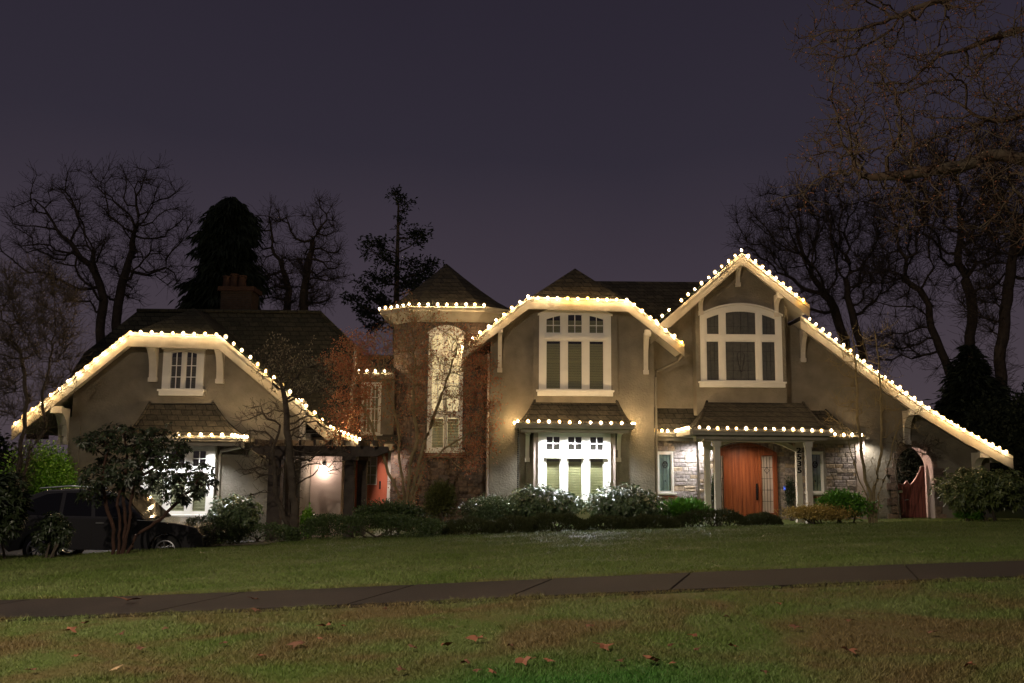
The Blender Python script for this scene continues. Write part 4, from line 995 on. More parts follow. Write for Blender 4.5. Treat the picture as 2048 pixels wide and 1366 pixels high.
def shrub(name, label, box, Y, depth, lm, n, leaf, seed, style='leaf', k=18, group=None, stems=5, cat='shrub', bark=None, spread=.6, size=(.42, .68), lift=0):
    c, r, zb = box_px(*box, Y, depth); o = empty(name, (c[0], c[1], zb), label, cat, group)
    n = int(n*(1.8 if style in ('leaf', 'rosette', 'spray') else 1)); c2 = c+np.array([0, 0, lift]); lb = lobes(c2, r, k, seed, spread, size)
    if style == 'rosette':
        m = n//8; p, d = cloud(lb, m, .55); ax = norm(d+np.array([0, -.15, .8])+.3*rng.normal(size=(m, 3)))
        t1 = norm(np.cross(ax, rng.normal(size=(m, 3)))); t2 = np.cross(ax, t1); PP = []; DD = []; UU = []
        for q in range(8):
            a = 2*math.pi*q/8+rng.normal(size=(m, 1))*.25; rad = t1*np.cos(a)+t2*np.sin(a)
            PP.append(p+rad*.012); DD.append(rad+ax*(.25+.3*rng.normal(size=(m, 1)))-np.array([0, 0, .25])); UU.append(ax)
        p = np.concatenate(PP); d = np.concatenate(DD); up = np.concatenate(UU); dr = .18
    elif style in ('dome', 'heath'):
        g2 = np.random.default_rng(seed); d = norm(g2.normal(size=(n, 3))); d[:, 2] = np.abs(d[:, 2]); dd = np.sign(d)*np.abs(d)**(.62 if style == 'dome' else .85)
        ph = g2.random(4)*6; bump = 1+.09*np.sin(dd[:, 0]*7+ph[0])*np.sin(dd[:, 2]*5+ph[1])+.06*np.sin(dd[:, 0]*17+ph[2]+dd[:, 1]*9)
        p = np.array([c[0], c[1], zb])+dd*np.array([r[0], r[1], 2*r[2]])*(.80+.20*g2.random((n, 1))**.6)*bump[:, None]; up = None; dr = .05
        d = d+np.array([0, 0, .5 if style == 'dome' else 1.0])+(.8 if style == 'dome' else .4)*rng.normal(size=(n, 3))
    else:
        p, d = cloud(lb, n, .5 if style == 'leaf' else .35); up = None; dr = .08
        if style == 'heath': d = d*.7+np.array([0, 0, 1.0])+.35*rng.normal(size=(n, 3))
        elif style == 'spray': d = d*.8+np.array([0, 0, .9])+.4*rng.normal(size=(n, 3))
        else: d = d+np.array([0, 0, .35])+.8*rng.normal(size=(n, 3))
    ok = p[:, 2] > EYE-hdepth(p[:, 0], p[:, 1])+.01
    p = p[ok]; d = d[ok]; up = up[ok] if up is not None else None
    ln = leaf[0]*(.65+.6*rng.random(len(p)))
    V, Fq = leaf_arrays(p, d, ln, leaf[1]*(.75+.5*rng.random(len(p))), droop=dr, up=up)
    np_mesh('foliage', V, Fq, lm, o)
    st = MB(); g_ = random.Random(seed)
    for q in range(stems):
        cc, rr_ = lb[q % len(lb)]; b0 = Vector((c[0]+g_.uniform(-.3, .3)*r[0], c[1]+g_.uniform(-.2, .2), zb-.05)); e_ = Vector(cc)
        st.tube([b0, b0.lerp(e_, .5)+Vector((g_.uniform(-.08, .08), 0, .05)), e_], [.03, .02, .008], 5)
    st.build('stem', bark or M_bark, o)
    return o

def colonize(starts, A, D, dk, di, iters, jit, seed, grav=0):
    g_ = np.random.default_rng(seed); pos = []; par = []
    for path in starts:
        prev = path[1] if isinstance(path, tuple) else -1; pts_ = path[0] if isinstance(path, tuple) else path
        for q in pts_: par.append(prev); pos.append(np.array(q)); prev = len(pos)-1
    pos = np.array(pos); par = list(par); nch = np.zeros(len(pos)+60000, int)
    for p_ in par:
        if p_ >= 0: nch[p_] += 1
    dm = np.linalg.norm(A[:, None]-pos[None], axis=2); near = dm.argmin(1); dist = dm.min(1)
    for it in range(iters):
        act = (dist < di) & (nch[near] < 4)
        if not act.any() or len(pos) > 9000: break
        v = norm(A[act]-pos[near[act]]); acc = np.zeros((len(pos), 3)); np.add.at(acc, near[act], v)
        idx = np.unique(near[act]); dr = norm(acc[idx]); dr = norm(dr+g_.normal(size=dr.shape)*jit+np.array([0, 0, grav])); new = pos[idx]+dr*D
        base = len(pos); pos = np.concatenate([pos, new]); par += list(idx); nch[idx] += 1
        dn = np.linalg.norm(A[:, None]-new[None], axis=2); j = dn.argmin(1); dj = dn.min(1); bt = dj < dist
        near[bt] = base+j[bt]; dist[bt] = dj[bt]
        kp = dist > dk; A = A[kp]; near = near[kp]; dist = dist[kp]
        if len(A) == 0: break
    return pos, np.array(par)
def add_twigs(pos, par, nt_, ln, seed, tips_only=False, upb=.3, sub=2):
    g_ = np.random.default_rng(seed); n = len(pos); ch = np.zeros(n, int); np.add.at(ch, par[par >= 0], 1)
    cand = np.where((ch <= (0 if tips_only else 1)) & (par >= 0))[0]; idx = g_.choice(cand, nt_)
    base = norm(pos[idx]-pos[par[idx]]); P_ = [pos]; R_ = [par]; cur = idx; cp = pos[idx]
    d = norm(base*.6+g_.normal(size=(nt_, 3))*.75+np.array([0, 0, upb]))
    off = n
    for q in range(sub):
        cp = cp+d*(ln/sub)*(.6+.8*g_.random((nt_, 1))); P_.append(cp); R_.append(cur); cur = off+np.arange(nt_); off += nt_
        d = norm(d+g_.normal(size=d.shape)*.45+np.array([0, 0, upb*.5]))
    return np.concatenate(P_), np.concatenate(R_)
def radii(pos, par, r0, base_r):
    n = len(pos); ch = np.zeros(n, int); np.add.at(ch, par[par >= 0], 1); leaves = np.zeros(n); leaves[ch == 0] = 1
    order = np.arange(n)[::-1]
    for i in order:
        if par[i] >= 0: leaves[par[i]] += leaves[i]
    N = leaves.max(); return r0+(base_r-r0)*((leaves-1)/N)**.58, leaves
def tubes(pos, par, rad, leaves, sel, sides):
    n = len(pos); dirs = np.zeros((n, 3)); ok = par >= 0; dirs[ok] = norm(pos[ok]-pos[par[ok]])
    main = np.full(n, -1); best = np.zeros(n)
    for i in np.where(ok)[0]:
        if leaves[i] > best[par[i]]: best[par[i]] = leaves[i]; main[par[i]] = i
    root = ~ok; dirs[root] = np.where((main[root] >= 0)[:, None], dirs[main[root]], [0, 0, 1])
    I = np.where(ok & sel)[0]
    if len(I) == 0: return np.zeros((0, 3)), np.zeros((0, 4), int)
    pa = par[I]; ism = main[pa] == I
    d1 = dirs[I]; d0 = np.where(ism[:, None], dirs[pa], d1); r1 = rad[I]; r0_ = np.where(ism, rad[pa], np.minimum(rad[I]*1.15, rad[pa]))
    th = 2*np.pi*np.arange(sides)/sides
    def ring(c, d, r):
        ref = np.where(np.abs(d[:, 2:3]) < .9, [[0, 0, 1.]], [[1., 0, 0]]); a = norm(np.cross(d, ref)); b = np.cross(d, a)
        return c[:, None]+(a[:, None]*np.cos(th)[None, :, None]+b[:, None]*np.sin(th)[None, :, None])*r[:, None, None]
    R0 = ring(pos[pa], d0, r0_); R1 = ring(pos[I], d1, r1); m = len(I)
    V = np.concatenate([R0, R1], 1).reshape(-1, 3); o_ = np.arange(m)[:, None]*2*sides; k = np.arange(sides)[None]; k2 = (k+1) % sides
    Fq = np.stack([o_+k, o_+k2, o_+sides+k2, o_+sides+k], -1).reshape(-1, 4)
    return V, Fq
def ell(E, Y, n, seed, dz=None):
    "attractors inside px ellipses (cx, cy, rx, ry[, depth])"
    g_ = np.random.default_rng(seed); w_ = np.array([e_[2]*e_[3] for e_ in E], float); w_ /= w_.sum(); out_ = []
    for k in g_.choice(len(E), n, p=w_):
        cx, cy, rx, ry = E[k][:4]; y_ = Y+(E[k][4] if len(E[k]) > 4 else 0); q = norm(g_.normal(size=3))*g_.random()**.36
        c = P(cx, cy, y_); s_ = y_/F; out_.append((c.x+q[0]*rx*s_, y_+q[1]*(dz or rx*s_*.8), c.z+q[2]*ry*s_))
    return np.array(out_)
def ptrunk(pts, Y, ys=None): return [np.array(P(a, b, Y+(ys[i] if ys else 0))) for i, (a, b) in enumerate(pts)]
def dens(path, step):
    out_ = [path[0]]
    for a, b in zip(path, path[1:]):
        k = max(1, int(np.linalg.norm(b-a)/step))
        for q in range(1, k+1): out_.append(a+(b-a)*q/k+(rng.normal(size=3)*step*.09 if q < k else 0))
    return out_
def tree(name, label, starts, Y, E, nA, D, r0, base_r, seed, mb_, mt=None, ntw=2500, tl=.5, cat='bare tree', group=None, jit=.35, dk=None, di=None, grav=0, thr=None, dz=None, upb=.3, sub=2, leaves=None):
    st = []
    for s_ in starts:
        st.append((dens(s_[0], D), s_[1]) if isinstance(s_, tuple) else dens(s_, D))
    A = ell(E, Y, nA, seed, dz); pos, par = colonize(st, A, D, dk or D*1.6, di or D*22, 140, jit, seed, grav)
    if ntw: pos, par = add_twigs(pos, par, ntw, tl, seed+1, upb=upb, sub=sub)
    rad, lv = radii(pos, par, r0, base_r); thr = thr or base_r*.28
    b = st[0][0] if isinstance(st[0], tuple) else st[0]; b0 = b[0]
    o = empty(name, tuple(b0), label, cat, group)
    V, Fq = tubes(pos, par, rad, lv, rad >= thr, 8); np_mesh('trunk', V, Fq, mb_, o, True)
    V, Fq = tubes(pos, par, rad, lv, rad < thr, 4); np_mesh('crown', V, Fq, mt or mb_, o, True)
    return o, pos, par, rad
OAK = 'bare trees rising behind the house'
def g0(px, Y, lift=0): p = P(px, 1000, Y); return np.array([p.x, Y, gz(p.x, Y)+lift])
def tr(px, Y, pts): return [g0(px, Y)]+ptrunk(pts, Y)
tree('bare_oak', 'wide spreading bare oak behind the left gable roof', [tr(205, 46, [(200, 660), (208, 600), (190, 545)]), tr(240, 46.5, [(232, 650), (240, 590), (258, 520)])], 46,
     [(190, 400, 120, 85), (70, 470, 80, 100), (310, 470, 85, 95), (200, 520, 190, 100), (100, 400, 80, 50), (285, 370, 70, 55)], 950, .5, .0065, .26, 21, M_barkd, ntw=4200, tl=.9, sub=3, group=OAK, jit=.26)
tree('bare_oak', 'twin-domed bare oak between the dense conifer and the sparse fir', [tr(575, 45, [(575, 650), (578, 580), (560, 520)]), tr(605, 45, [(603, 640), (612, 560), (625, 480)])], 45,
     [(545, 460, 45, 55), (640, 450, 48, 72), (600, 560, 100, 80), (660, 500, 45, 50), (530, 540, 30, 60)], 800, .42, .0065, .26, 22, M_barkd, ntw=3800, tl=.7, sub=3, group=OAK, jit=.26)
tree('bare_oak', 'dense bare oak behind the highest roof peak', [tr(1735, 47, [(1730, 780), (1722, 690), (1700, 610)]), tr(1700, 47.5, [(1705, 760), (1690, 680), (1660, 600)])], 47,
     [(1560, 460, 105, 80), (1650, 430, 110, 80), (1600, 560, 110, 90), (1730, 520, 90, 110), (1520, 520, 60, 60)], 1300, .46, .0065, .26, 23, M_barkd, ntw=6800, tl=1.0, sub=3, group=OAK, jit=.26)
tree('bare_oak', 'leaning bare oak with a crooked trunk above the long right rake', [tr(1925, 44, [(1915, 800), (1890, 720), (1862, 655), (1858, 610), (1840, 580)]), tr(1960, 44, [(1955, 760), (1940, 700), (1945, 620), (1930, 560)])], 44,
     [(1840, 420, 110, 110), (1930, 330, 110, 100), (1800, 560, 100, 70), (1960, 480, 100, 110), (1790, 690, 70, 60)], 950, .5, .0065, .26, 24, M_barkd, ntw=7500, tl=1.0, sub=3, group=OAK, jit=.30)
tree('bare_oak', 'tall bare oak at the right edge behind the low end of the rake', [tr(2010, 40, [(2005, 800), (2000, 700), (2015, 600), (2030, 480)])], 40,
     [(2040, 330, 90, 120), (2000, 460, 80, 100), (2090, 470, 90, 160), (1985, 600, 60, 80)], 700, .5, .0065, .26, 25, M_barkd, ntw=6000, tl=1.0, sub=3, group=OAK, jit=.30)
tree('bare_tree', 'dim reddish twiggy tree left of the leftmost gable', [tr(30, 27, [(40, 900), (55, 800), (40, 700)]), tr(30, 27, [(60, 900), (90, 860), (85, 790), (105, 700)])], 27,
     [(60, 640, 90, 120), (20, 760, 70, 100), (110, 720, 60, 80), (110, 610, 60, 60), (-40, 640, 80, 150)], 700, .24, .0045, .06, 26, M_bark, ntw=5000, tl=.6, sub=3, jit=.3, upb=.5)
# overhanging branches of the near tree at upper right
YN = 16
near_starts = [[np.array([11.2, 16.5, gz(11.2, 16.5)]), np.array([11.2, 16.5, 3.5]), np.array([11.0, 16.4, 6.0]), np.array([10.7, 16.2, 8.2]), np.array([10.3, 16, 10.5])]]
def limb(pts, k): return (ptrunk(pts, YN), k)
# index of trunk node each limb leaves from is found after densifying, so limbs start on the trunk itself
base_path = dens(near_starts[0], .22); nb = len(base_path)
def attach(pts, z):
    k = min(range(nb), key=lambda i: abs(base_path[i][2]-z)); return (ptrunk(pts, YN), k)
st_ = [near_starts[0]]
class _Fix: pass
NE = [(1700, 60, 130, 90), (1790, 180, 140, 100), (1720, 230, 110, 90), (1640, 350, 90, 60), (1780, 330, 150, 70), (1900, 100, 150, 110), (1930, 250, 130, 110), (1930, 390, 110, 80), (1830, 430, 60, 50), (2020, 180, 90, 200), (2060, 420, 80, 90)]
limbs = [([(2090, 215), (2010, 240), (1960, 235)], 8.0), ([(2110, 60), (2030, 60), (1950, 90)], 9.4), ([(2100, 330), (2000, 310), (1900, 335), (1800, 352), (1720, 350)], 7.0), ([(2080, 430), (2030, 380), (1990, 330)], 6.0), ([(2100, -60), (1980, -40), (1880, 0)], 10.0)]
A_ = ell(NE, YN, 1050, 31, 1.6)
sts = [base_path]
for pts, z in limbs:
    k = min(range(nb), key=lambda i: abs(base_path[i][2]-z)); sts.append((dens([base_path[k]]+ptrunk(pts, YN), .2)[1:], k))
pos, par = colonize(sts, A_, .17, .26, 3.5, 120, .34, 31, -.03)
pos, par = add_twigs(pos, par, 2500, .38, 32, upb=.25, sub=3)
rad, lv = radii(pos, par, .0050, .20)
nt_ = empty('overhanging_tree', tuple(base_path[0]), 'near bare tree whose lichen-flecked branches hang into the upper right corner', 'bare tree')
V, Fq = tubes(pos, par, rad, lv, rad >= .05, 8); np_mesh('trunk', V, Fq, M_barkw, nt_, True)
V, Fq = tubes(pos, par, rad, lv, rad < .05, 4); np_mesh('crown', V, Fq, M_barkw, nt_, True)
tips = np.where((rad < .0056))[0]; tips = tips[rng.random(len(tips)) < .35]
V, Fq = leaf_arrays(pos[tips], rng.normal(size=(len(tips), 3)), .05, .012); np_mesh('bud', V, Fq, L_dry, nt_)['kind'] = 'stuff'

# conifers
def conifer(name, label, px, Y, profile, n, leaf, seed, droop, trunk_r, group=None):
    "profile: (py, half width px) list from the top down"
    b = g0(px, Y); t = P(px, profile[0][0], Y); o = empty(name, tuple(b), label, 'conifer', group); g_ = np.random.default_rng(seed)
    MB().tube([Vector(b), Vector((b[0], Y, t.z-.1))], [trunk_r, .03], 7).build('trunk', M_barkd, o)
    ys_ = np.array([p[0] for p in profile], float); ws_ = np.array([p[1] for p in profile], float); cum = np.cumsum((ws_[1:]+ws_[:-1])/2*np.diff(ys_)); u_ = g_.random(n)*cum[-1]
    yy_ = np.interp(u_, np.concatenate([[0], cum]), ys_); an = g_.random(n)*2*np.pi
    lump = 1+.28*np.sin(an*3+yy_*.06)+.20*np.sin(an*5-yy_*.13)+.16*np.sin(yy_*.27+an*2)+.10*g_.normal(size=n)
    rr_ = np.interp(yy_, ys_, ws_)*Y/F*np.sqrt(g_.random(n))*lump
    zz_ = np.array([P(px, y_, Y).z for y_ in ys_]); z_ = np.interp(yy_, ys_, zz_)-rr_*droop*.12
    p = np.stack([b[0]+rr_*np.cos(an), Y+rr_*np.sin(an), z_], -1); d = np.stack([np.cos(an), np.sin(an), np.full(n, -droop)], -1)+g_.normal(size=(n, 3))*.35
    V, Fq = leaf_arrays(p, d, leaf[0]*(.6+.8*g_.random(n)), leaf[1]); np_mesh('crown', V, Fq, L_fir, o)
conifer('dense_conifer', 'dense drooping dark conifer behind the chimney', 432, 43, [(392, 3), (402, 20), (414, 36), (440, 40), (480, 48), (515, 42), (540, 56), (600, 62), (680, 70)], 26000, (.42, .045), 41, 1.1, .3)
conifer('dark_conifer', 'black conifer between bare trunks at far right', 1955, 40, [(690, 3), (720, 20), (760, 36), (800, 52), (860, 68), (960, 80)], 15000, (.36, .045), 42, .3, .25)
def firtree():
    Y = 44; b = g0(795, Y); o = empty('sparse_fir', tuple(b), 'sparse ragged fir with bare leader left of the turret roof', 'conifer'); g_ = np.random.default_rng(43)
    top_ = P(797, 375, Y); tp = [Vector(b), Vector(P(792, 640, Y)), Vector(P(795, 500, Y)), Vector(P(797, 410, Y)), Vector(P(786, 380, Y))]
    br = MB().tube(tp, [.2, .17, .10, .05, .02], 6); pp = []; dd = []
    B = [(786, 378, -1, 12), (806, 395, 1, 14), (822, 408, 1, 26), (805, 440, 1, 16), (838, 455, 1, 52), (750, 485, -1, 66), (850, 480, 1, 66), (735, 500, -1, 60), (770, 520, -1, 60), (830, 520, 1, 55), (740, 545, -1, 70), (845, 545, 1, 75), (875, 525, 1, 95), (725, 580, -1, 85), (780, 560, -1, 50), (815, 570, 1, 60), (855, 590, 1, 85), (760, 600, -1, 80), (720, 620, -1, 95), (740, 650, -1, 80), (840, 630, 1, 80), (790, 620, 1, 50), (700, 600, -1, 90), (870, 560, 1, 85)]
    for (ex, ey, s_, L_) in B:
        yo = g_.uniform(-1.3, 1.3); e_ = P(ex, ey, Y)+Vector((0, yo, 0)); s0 = P(795, min(ey+abs(ex-795)*.35+6, 650), Y); mid = s0.lerp(e_, .5)+Vector((0, 0, -.15))
        br.tube([s0, mid, e_], [.05, .035, .012], 4)
        nb_ = 4+int(L_*.36)
        for q in range(nb_):
            t_ = 1-abs(g_.normal())*.33
            if t_ < .15: continue
            c = (s0.lerp(e_, t_)); c = np.array(c)+g_.normal(size=3)*np.array([.22, .3, .16])
            for w_ in range(7): pp.append(c+g_.normal(size=3)*.10); dd.append(g_.normal(size=3)*.7+np.array([s_*.5, 0, .45]))
    br.build('trunk', M_barkd, o); V, Fq = leaf_arrays(np.array(pp), np.array(dd), .24, .04); np_mesh('crown', V, Fq, L_fir, o)
firtree()

# ------------------------------------------------------------------ garden
HD = 'low heather mounds edging the lawn'
# japanese maple in front of the turret
YM = 28.4
bm = g0(815, YM)
ms = [tr(800, YM, [(800, 1000), (785, 960), (760, 900), (735, 830), (700, 770)]), tr(808, YM, [(808, 995), (800, 930), (795, 850), (770, 760)]), tr(814, YM, [(815, 990), (820, 930), (835, 880), (826, 800), (830, 720)]), tr(820, YM, [(822, 990), (835, 940), (850, 880), (880, 800), (905, 720)]), tr(826, YM, [(830, 985), (850, 925), (900, 890), (950, 860)])]
mo, pos, par, rad = tree('japanese_maple', 'multi-stemmed maple holding withered orange-red leaves before the stone turret', ms, YM,
     [(720, 740, 75, 70), (790, 700, 85, 60), (880, 700, 95, 65), (940, 790, 60, 90), (690, 850, 40, 60), (840, 640, 60, 50), (950, 900, 40, 60), (830, 780, 110, 90)], 750, .20, .0038, .055, 51, M_barkm, ntw=2500, tl=.38, jit=.28, upb=.35, cat='maple tree', dz=1.3, thr=.018, sub=3)
tips = np.where(rad < .0046)[0]
pxs = np.array([(1024+F*(pos[i][0])/pos[i][1]) for i in tips]); zz_ = pos[tips][:, 2]
wgt = np.where(pxs < 745, 1.0, np.where(pxs > 925, .78, .20)); tips = tips[rng.random(len(tips)) < wgt]
rep = np.repeat(tips, 4); lp_ = pos[rep]+rng.normal(size=(len(rep), 3))*np.array([.10, .10, .06])
V, Fq = leaf_arrays(lp_, rng.normal(size=(len(rep), 3))+np.array([0, 0, -.6]), .065*(.6+.8*rng.random(len(rep))), .020); np_mesh('foliage', V, Fq, L_maple, mo)
# slender tree at the right
YR = 29.8
rs_ = [tr(1741, YR, [(1741, 985), (1730, 960), (1722, 900), (1715, 820), (1712, 740), (1705, 660)]), tr(1746, YR, [(1747, 985), (1758, 930), (1764, 860), (1760, 760), (1752, 680)]), tr(1752, YR, [(1756, 990), (1775, 945), (1785, 890), (1800, 840)]), tr(1736, YR, [(1735, 995), (1718, 960), (1700, 900), (1690, 860)])]
tree('slender_tree', 'slender multi-stemmed bare tree against the right wall', rs_, YR, [(1700, 720, 60, 60), (1760, 690, 50, 60), (1700, 830, 60, 60), (1790, 830, 55, 60), (1740, 790, 60, 60)], 260, .22, .0045, .055, 52, M_barkm, ntw=500, tl=.4, jit=.25, upb=.5, dz=.9, thr=.016)
# bare tree growing through the pergola
YB = 27.0
mg = [tr(592, YB, [(590, 1040), (584, 960), (578, 880), (570, 800), (566, 780)]), tr(592, YB, [(575, 1050), (556, 1000), (550, 950), (545, 900), (560, 850)])]
mo, pos, par, rad = tree('bare_magnolia', 'gnarled bare tree with pale buds growing through the pergola', mg, YB,
     [(510, 850, 55, 60), (520, 930, 50, 60), (570, 720, 75, 55), (620, 770, 60, 60), (640, 880, 60, 60), (580, 800, 60, 50), (690, 920, 40, 40)], 420, .22, .005, .12, 53, M_bark, ntw=1100, tl=.30, jit=.45, upb=.35, dz=1.0, thr=.03)
tips = np.where((rad < .0062) & (pos[:, 2] > P(570, 790, YB).z))[0]
V, Fq = leaf_arrays(np.repeat(pos[tips], 2, 0), rng.normal(size=(2*len(tips), 3))*.35+np.array([0, 0, 1]), .075, .016); np_mesh('bud', V, Fq, L_bud, mo)['kind'] = 'stuff'
# twiggy climber over the gate arch
tree('climbing_vine', 'dark twiggy vine draped over the gate arch', [tr(1800, 32.2, [(1793, 960), (1788, 910), (1800, 885)])], 32.2, [(1830, 888, 55, 16), (1800, 920, 22, 35), (1870, 900, 20, 30)], 70, .14, .005, .03, 54, M_bark, ntw=260, tl=.25, cat='vine', dz=.2, jit=.4)

# pergola of dark timber
pg = empty('pergola', tuple(g0(640, 28.4)), 'dark timber pergola with paired posts beside the side entry', 'pergola')
yp = 28.2
for (a, b, yy_) in ((538, 563, yp), (690, 708, yp), (715, 733, yp+1.0), (572, 586, yp+1.0)):
    x0_, x1_ = X(a, yy_, 980), X(b, yy_, 980); zb_ = gz(x0_, yy_)-.2; zt_ = Z(912, yp, 640)
    q = MB(); q.box(x0_, x1_, yy_-(x1_-x0_)/2, yy_+(x1_-x0_)/2, zb_, zt_)
    q.box(x0_-.07, x1_+.07, yy_-.25, yy_+.25, zt_-.12, zt_-.001); q.build('post', M_timber, pg)
def beam(px0, px1, py0, py1, y0, y1):
    x0_, x1_ = X(px0, y0, 900), X(px1, y0, 900); za, zb_ = Z(py0, yp, 640), Z(py1, yp, 640)
    MB().plate([[(x0_+.35, zb_), (x1_-.35, zb_), (x1_, (za+zb_)/2), (x1_, za), (x0_, za), (x0_, (za*.7+zb_*.3))]], y0, y1).build('beam', M_timber, pg)
beam(500, 776, 892, 912, yp-.10, yp+.10); beam(500, 776, 892, 912, yp+.95, yp+1.10)
for k in range(9):
    xx_ = X(520+29*k, yp, 890); MB().box(xx_-.035, xx_+.035, yp-.45, yp+1.5, Z(891, yp, 640), Z(880, yp, 640)).build('rafter', M_timber, pg)

# big rhododendron tree before the car
YQ = 20.6
qs = [tr(232, YQ, [(228, 1060), (212, 1010), (205, 960), (215, 900)]), tr(242, YQ, [(240, 1060), (235, 1000), (255, 930), (250, 880)]), tr(252, YQ, [(258, 1050), (266, 980), (300, 900)]), tr(260, YQ, [(272, 1070), (320, 1040), (360, 1000), (390, 970)]), tr(248, YQ, [(252, 1050), (246, 980), (285, 950), (340, 920)])]
qo, pos, par, rad = tree('rhododendron_tree', 'large open rhododendron with reddish stems standing in front of the parked car', qs, YQ,
     [(245, 880, 75, 38), (320, 890, 62, 42), (370, 960, 60, 50), (210, 950, 45, 40), (290, 950, 70, 40), (190, 880, 30, 25), (410, 960, 25, 25), (195, 985, 35, 22)], 2400, .11, .0055, .040, 55, M_barkr, ntw=0, jit=.3, cat='rhododendron', dz=.9, thr=.02)
ch = np.zeros(len(pos), int); np.add.at(ch, par[par >= 0], 1); tips = np.where((ch == 0) | ((rad < .012) & (rng.random(len(pos)) < .75)))[0]
m = len(tips); ax = norm(norm(pos[tips]-pos[par[tips]])+np.array([0, -.1, .7])); t1 = norm(np.cross(ax, rng.normal(size=(m, 3)))); t2 = np.cross(ax, t1); PP = []; DD = []
for q in range(9):
    a = 2*math.pi*q/9+rng.normal(size=(m, 1))*.3; rd_ = t1*np.cos(a)+t2*np.sin(a); PP.append(pos[tips]+rd_*.01); DD.append(rd_+ax*.2-np.array([0, 0, .45])+.15*rng.normal(size=(m, 3)))
V, Fq = leaf_arrays(np.concatenate(PP), np.concatenate(DD), .125*(.6+.6*rng.random(9*m)), .021, up=np.concatenate([ax]*9)); np_mesh('foliage', V, Fq, L_rhodod, qo)

shrub('leafy_bush', 'bright yellow-green bush under the left end of the leftmost gable', (18, 884, 156), 28.7, 2.0, L_bright, 7000, (.11, .028), 61, k=22)
shrub('dark_shrub', 'dark drooping big-leaved shrub at the left edge', (-60, 935, 58), 19.8, 1.5, L_rhodod, 3000, (.17, .028), 62, 'rosette', k=14)
shrub('dark_shrub', 'small dark shrub before the rear door of the car', (80, 1018, 142), 20.2, .7, L_rhodod, 1500, (.10, .022), 63, 'rosette', k=10)
shrub('rhododendron', 'glossy lit rhododendron right of the garage bay window', (422, 980, 524), 28.5, 1.5, L_rhodo, 3200, (.15, .026), 64, 'rosette', k=16)
shrub('clipped_hedge', 'low dark clumpy hedge in front of the garage bay', (345, 1036, 480), 23.6, 1.4, L_hedge, 5000, (.055, .015), 65, style='dome', k=26, size=(.3, .5), cat='hedge')
shrub('clipped_hedge', 'low dark hedge under the bare tree', (455, 1050, 600), 24.6, 1.4, L_hedge, 5000, (.055, .015), 66, style='dome', k=26, size=(.3, .5), cat='hedge')
shrub('clipped_hedge', 'long dark clipped hedge in front of the side entry', (608, 1030, 890), 25.6, 1.5, L_hedge, 13000, (.055, .015), 67, style='dome', k=60, size=(.22, .42), spread=.8, cat='hedge')
shrub('leafy_bush', 'broad leafy bush behind the long hedge below the salmon door', (705, 1000, 855), 27.0, 1.3, L_hedge, 5000, (.08, .02), 68, k=24)
shrub('leafy_bush', 'small bright green bush at the pergola foot', (598, 1012, 630), 27.6, .7, L_bright, 900, (.10, .028), 69, k=8)
shrub('dwarf_conifer', 'olive cone-shaped dwarf conifer before the turret', (845, 945, 920), 27.0, 1.0, L_olive, 5000, (.09, .014), 70, 'spray', k=20, cat='conifer shrub', spread=.5, size=(.3, .5))
shrub('rounded_shrub', 'rounded small-leaved shrub left of the white bay window', (920, 988, 1045), 28.8, 1.6, L_rhodo, 7500, (.06, .017), 71, k=28)
shrub('rhododendron', 'rhododendron under the left half of the white bay window', (1010, 965, 1165), 29.3, 1.7, L_rhodo, 6000, (.14, .022), 72, 'rosette', k=26)
shrub('rhododendron', 'rhododendron under the right half of the white bay window', (1165, 965, 1322), 29.3, 1.7, L_rhodo, 6000, (.14, .022), 73, 'rosette', k=26)
shrub('leafy_bush', 'bright green strappy bush below the left narrow stained window', (1318, 1000, 1422), 29.3, 1.2, L_green, 2600, (.16, .022), 74, 'spray', k=16)
shrub('gold_shrub', 'low golden-leaved shrub right of the front door', (1560, 1008, 1705), 29.4, 1.2, L_gold, 3800, (.06, .018), 75, k=22)
shrub('laurel_bush', 'rounded glossy green bush at the right porch post', (1632, 985, 1746), 30.0, 1.6, L_green, 4200, (.12, .030), 76, k=22)
shrub('rhododendron', 'large spreading rhododendron at the right end of the house', (1868, 935, 2060), 29.6, 2.2, L_sunny, 7000, (.15, .026), 77, 'rosette', k=26)
shrub('potted_conifer', 'slim dark conifer beside the front door', (1568, 946, 1590), 31.9, .45, L_rhodod, 1500, (.06, .012), 78, 'spray', k=10, cat='topiary')
shrub('potted_conifer', 'slim dark conifer behind the left porch posts', (1420, 946, 1432), 31.9, .35, L_rhodod, 900, (.06, .012), 79, 'spray', k=8, cat='topiary')
shrub('fern', 'low fern between the gate and the right rhododendron', (1905, 1022, 1962), 29.9, .8, L_green, 500, (.22, .02), 80, 'spray', k=6, cat='fern')
for i, (a, y_, b, Yh, w_) in enumerate(((884, 1040, 1000, 26.6, 'under the rounded shrub'), (985, 1036, 1070, 27.0, 'second from the left'), (1050, 1030, 1172, 27.4, 'widest, below the white bay window'), (1160, 1035, 1262, 27.9, 'fourth from the left'), (1250, 1034, 1356, 28.3, 'below the left stained window'), (1346, 1022, 1500, 28.8, 'tallest, below the front door'), (1490, 1030, 1560, 29.2, 'smallest, right of the front door'))):
    shrub('heather_mound', 'dark heather mound '+w_, (a, y_, b), Yh, 1.2, L_heath, 9000, (.10, .007), 90+i, 'heath', k=22, group=HD, spread=.6, size=(.3, .5), stems=3)
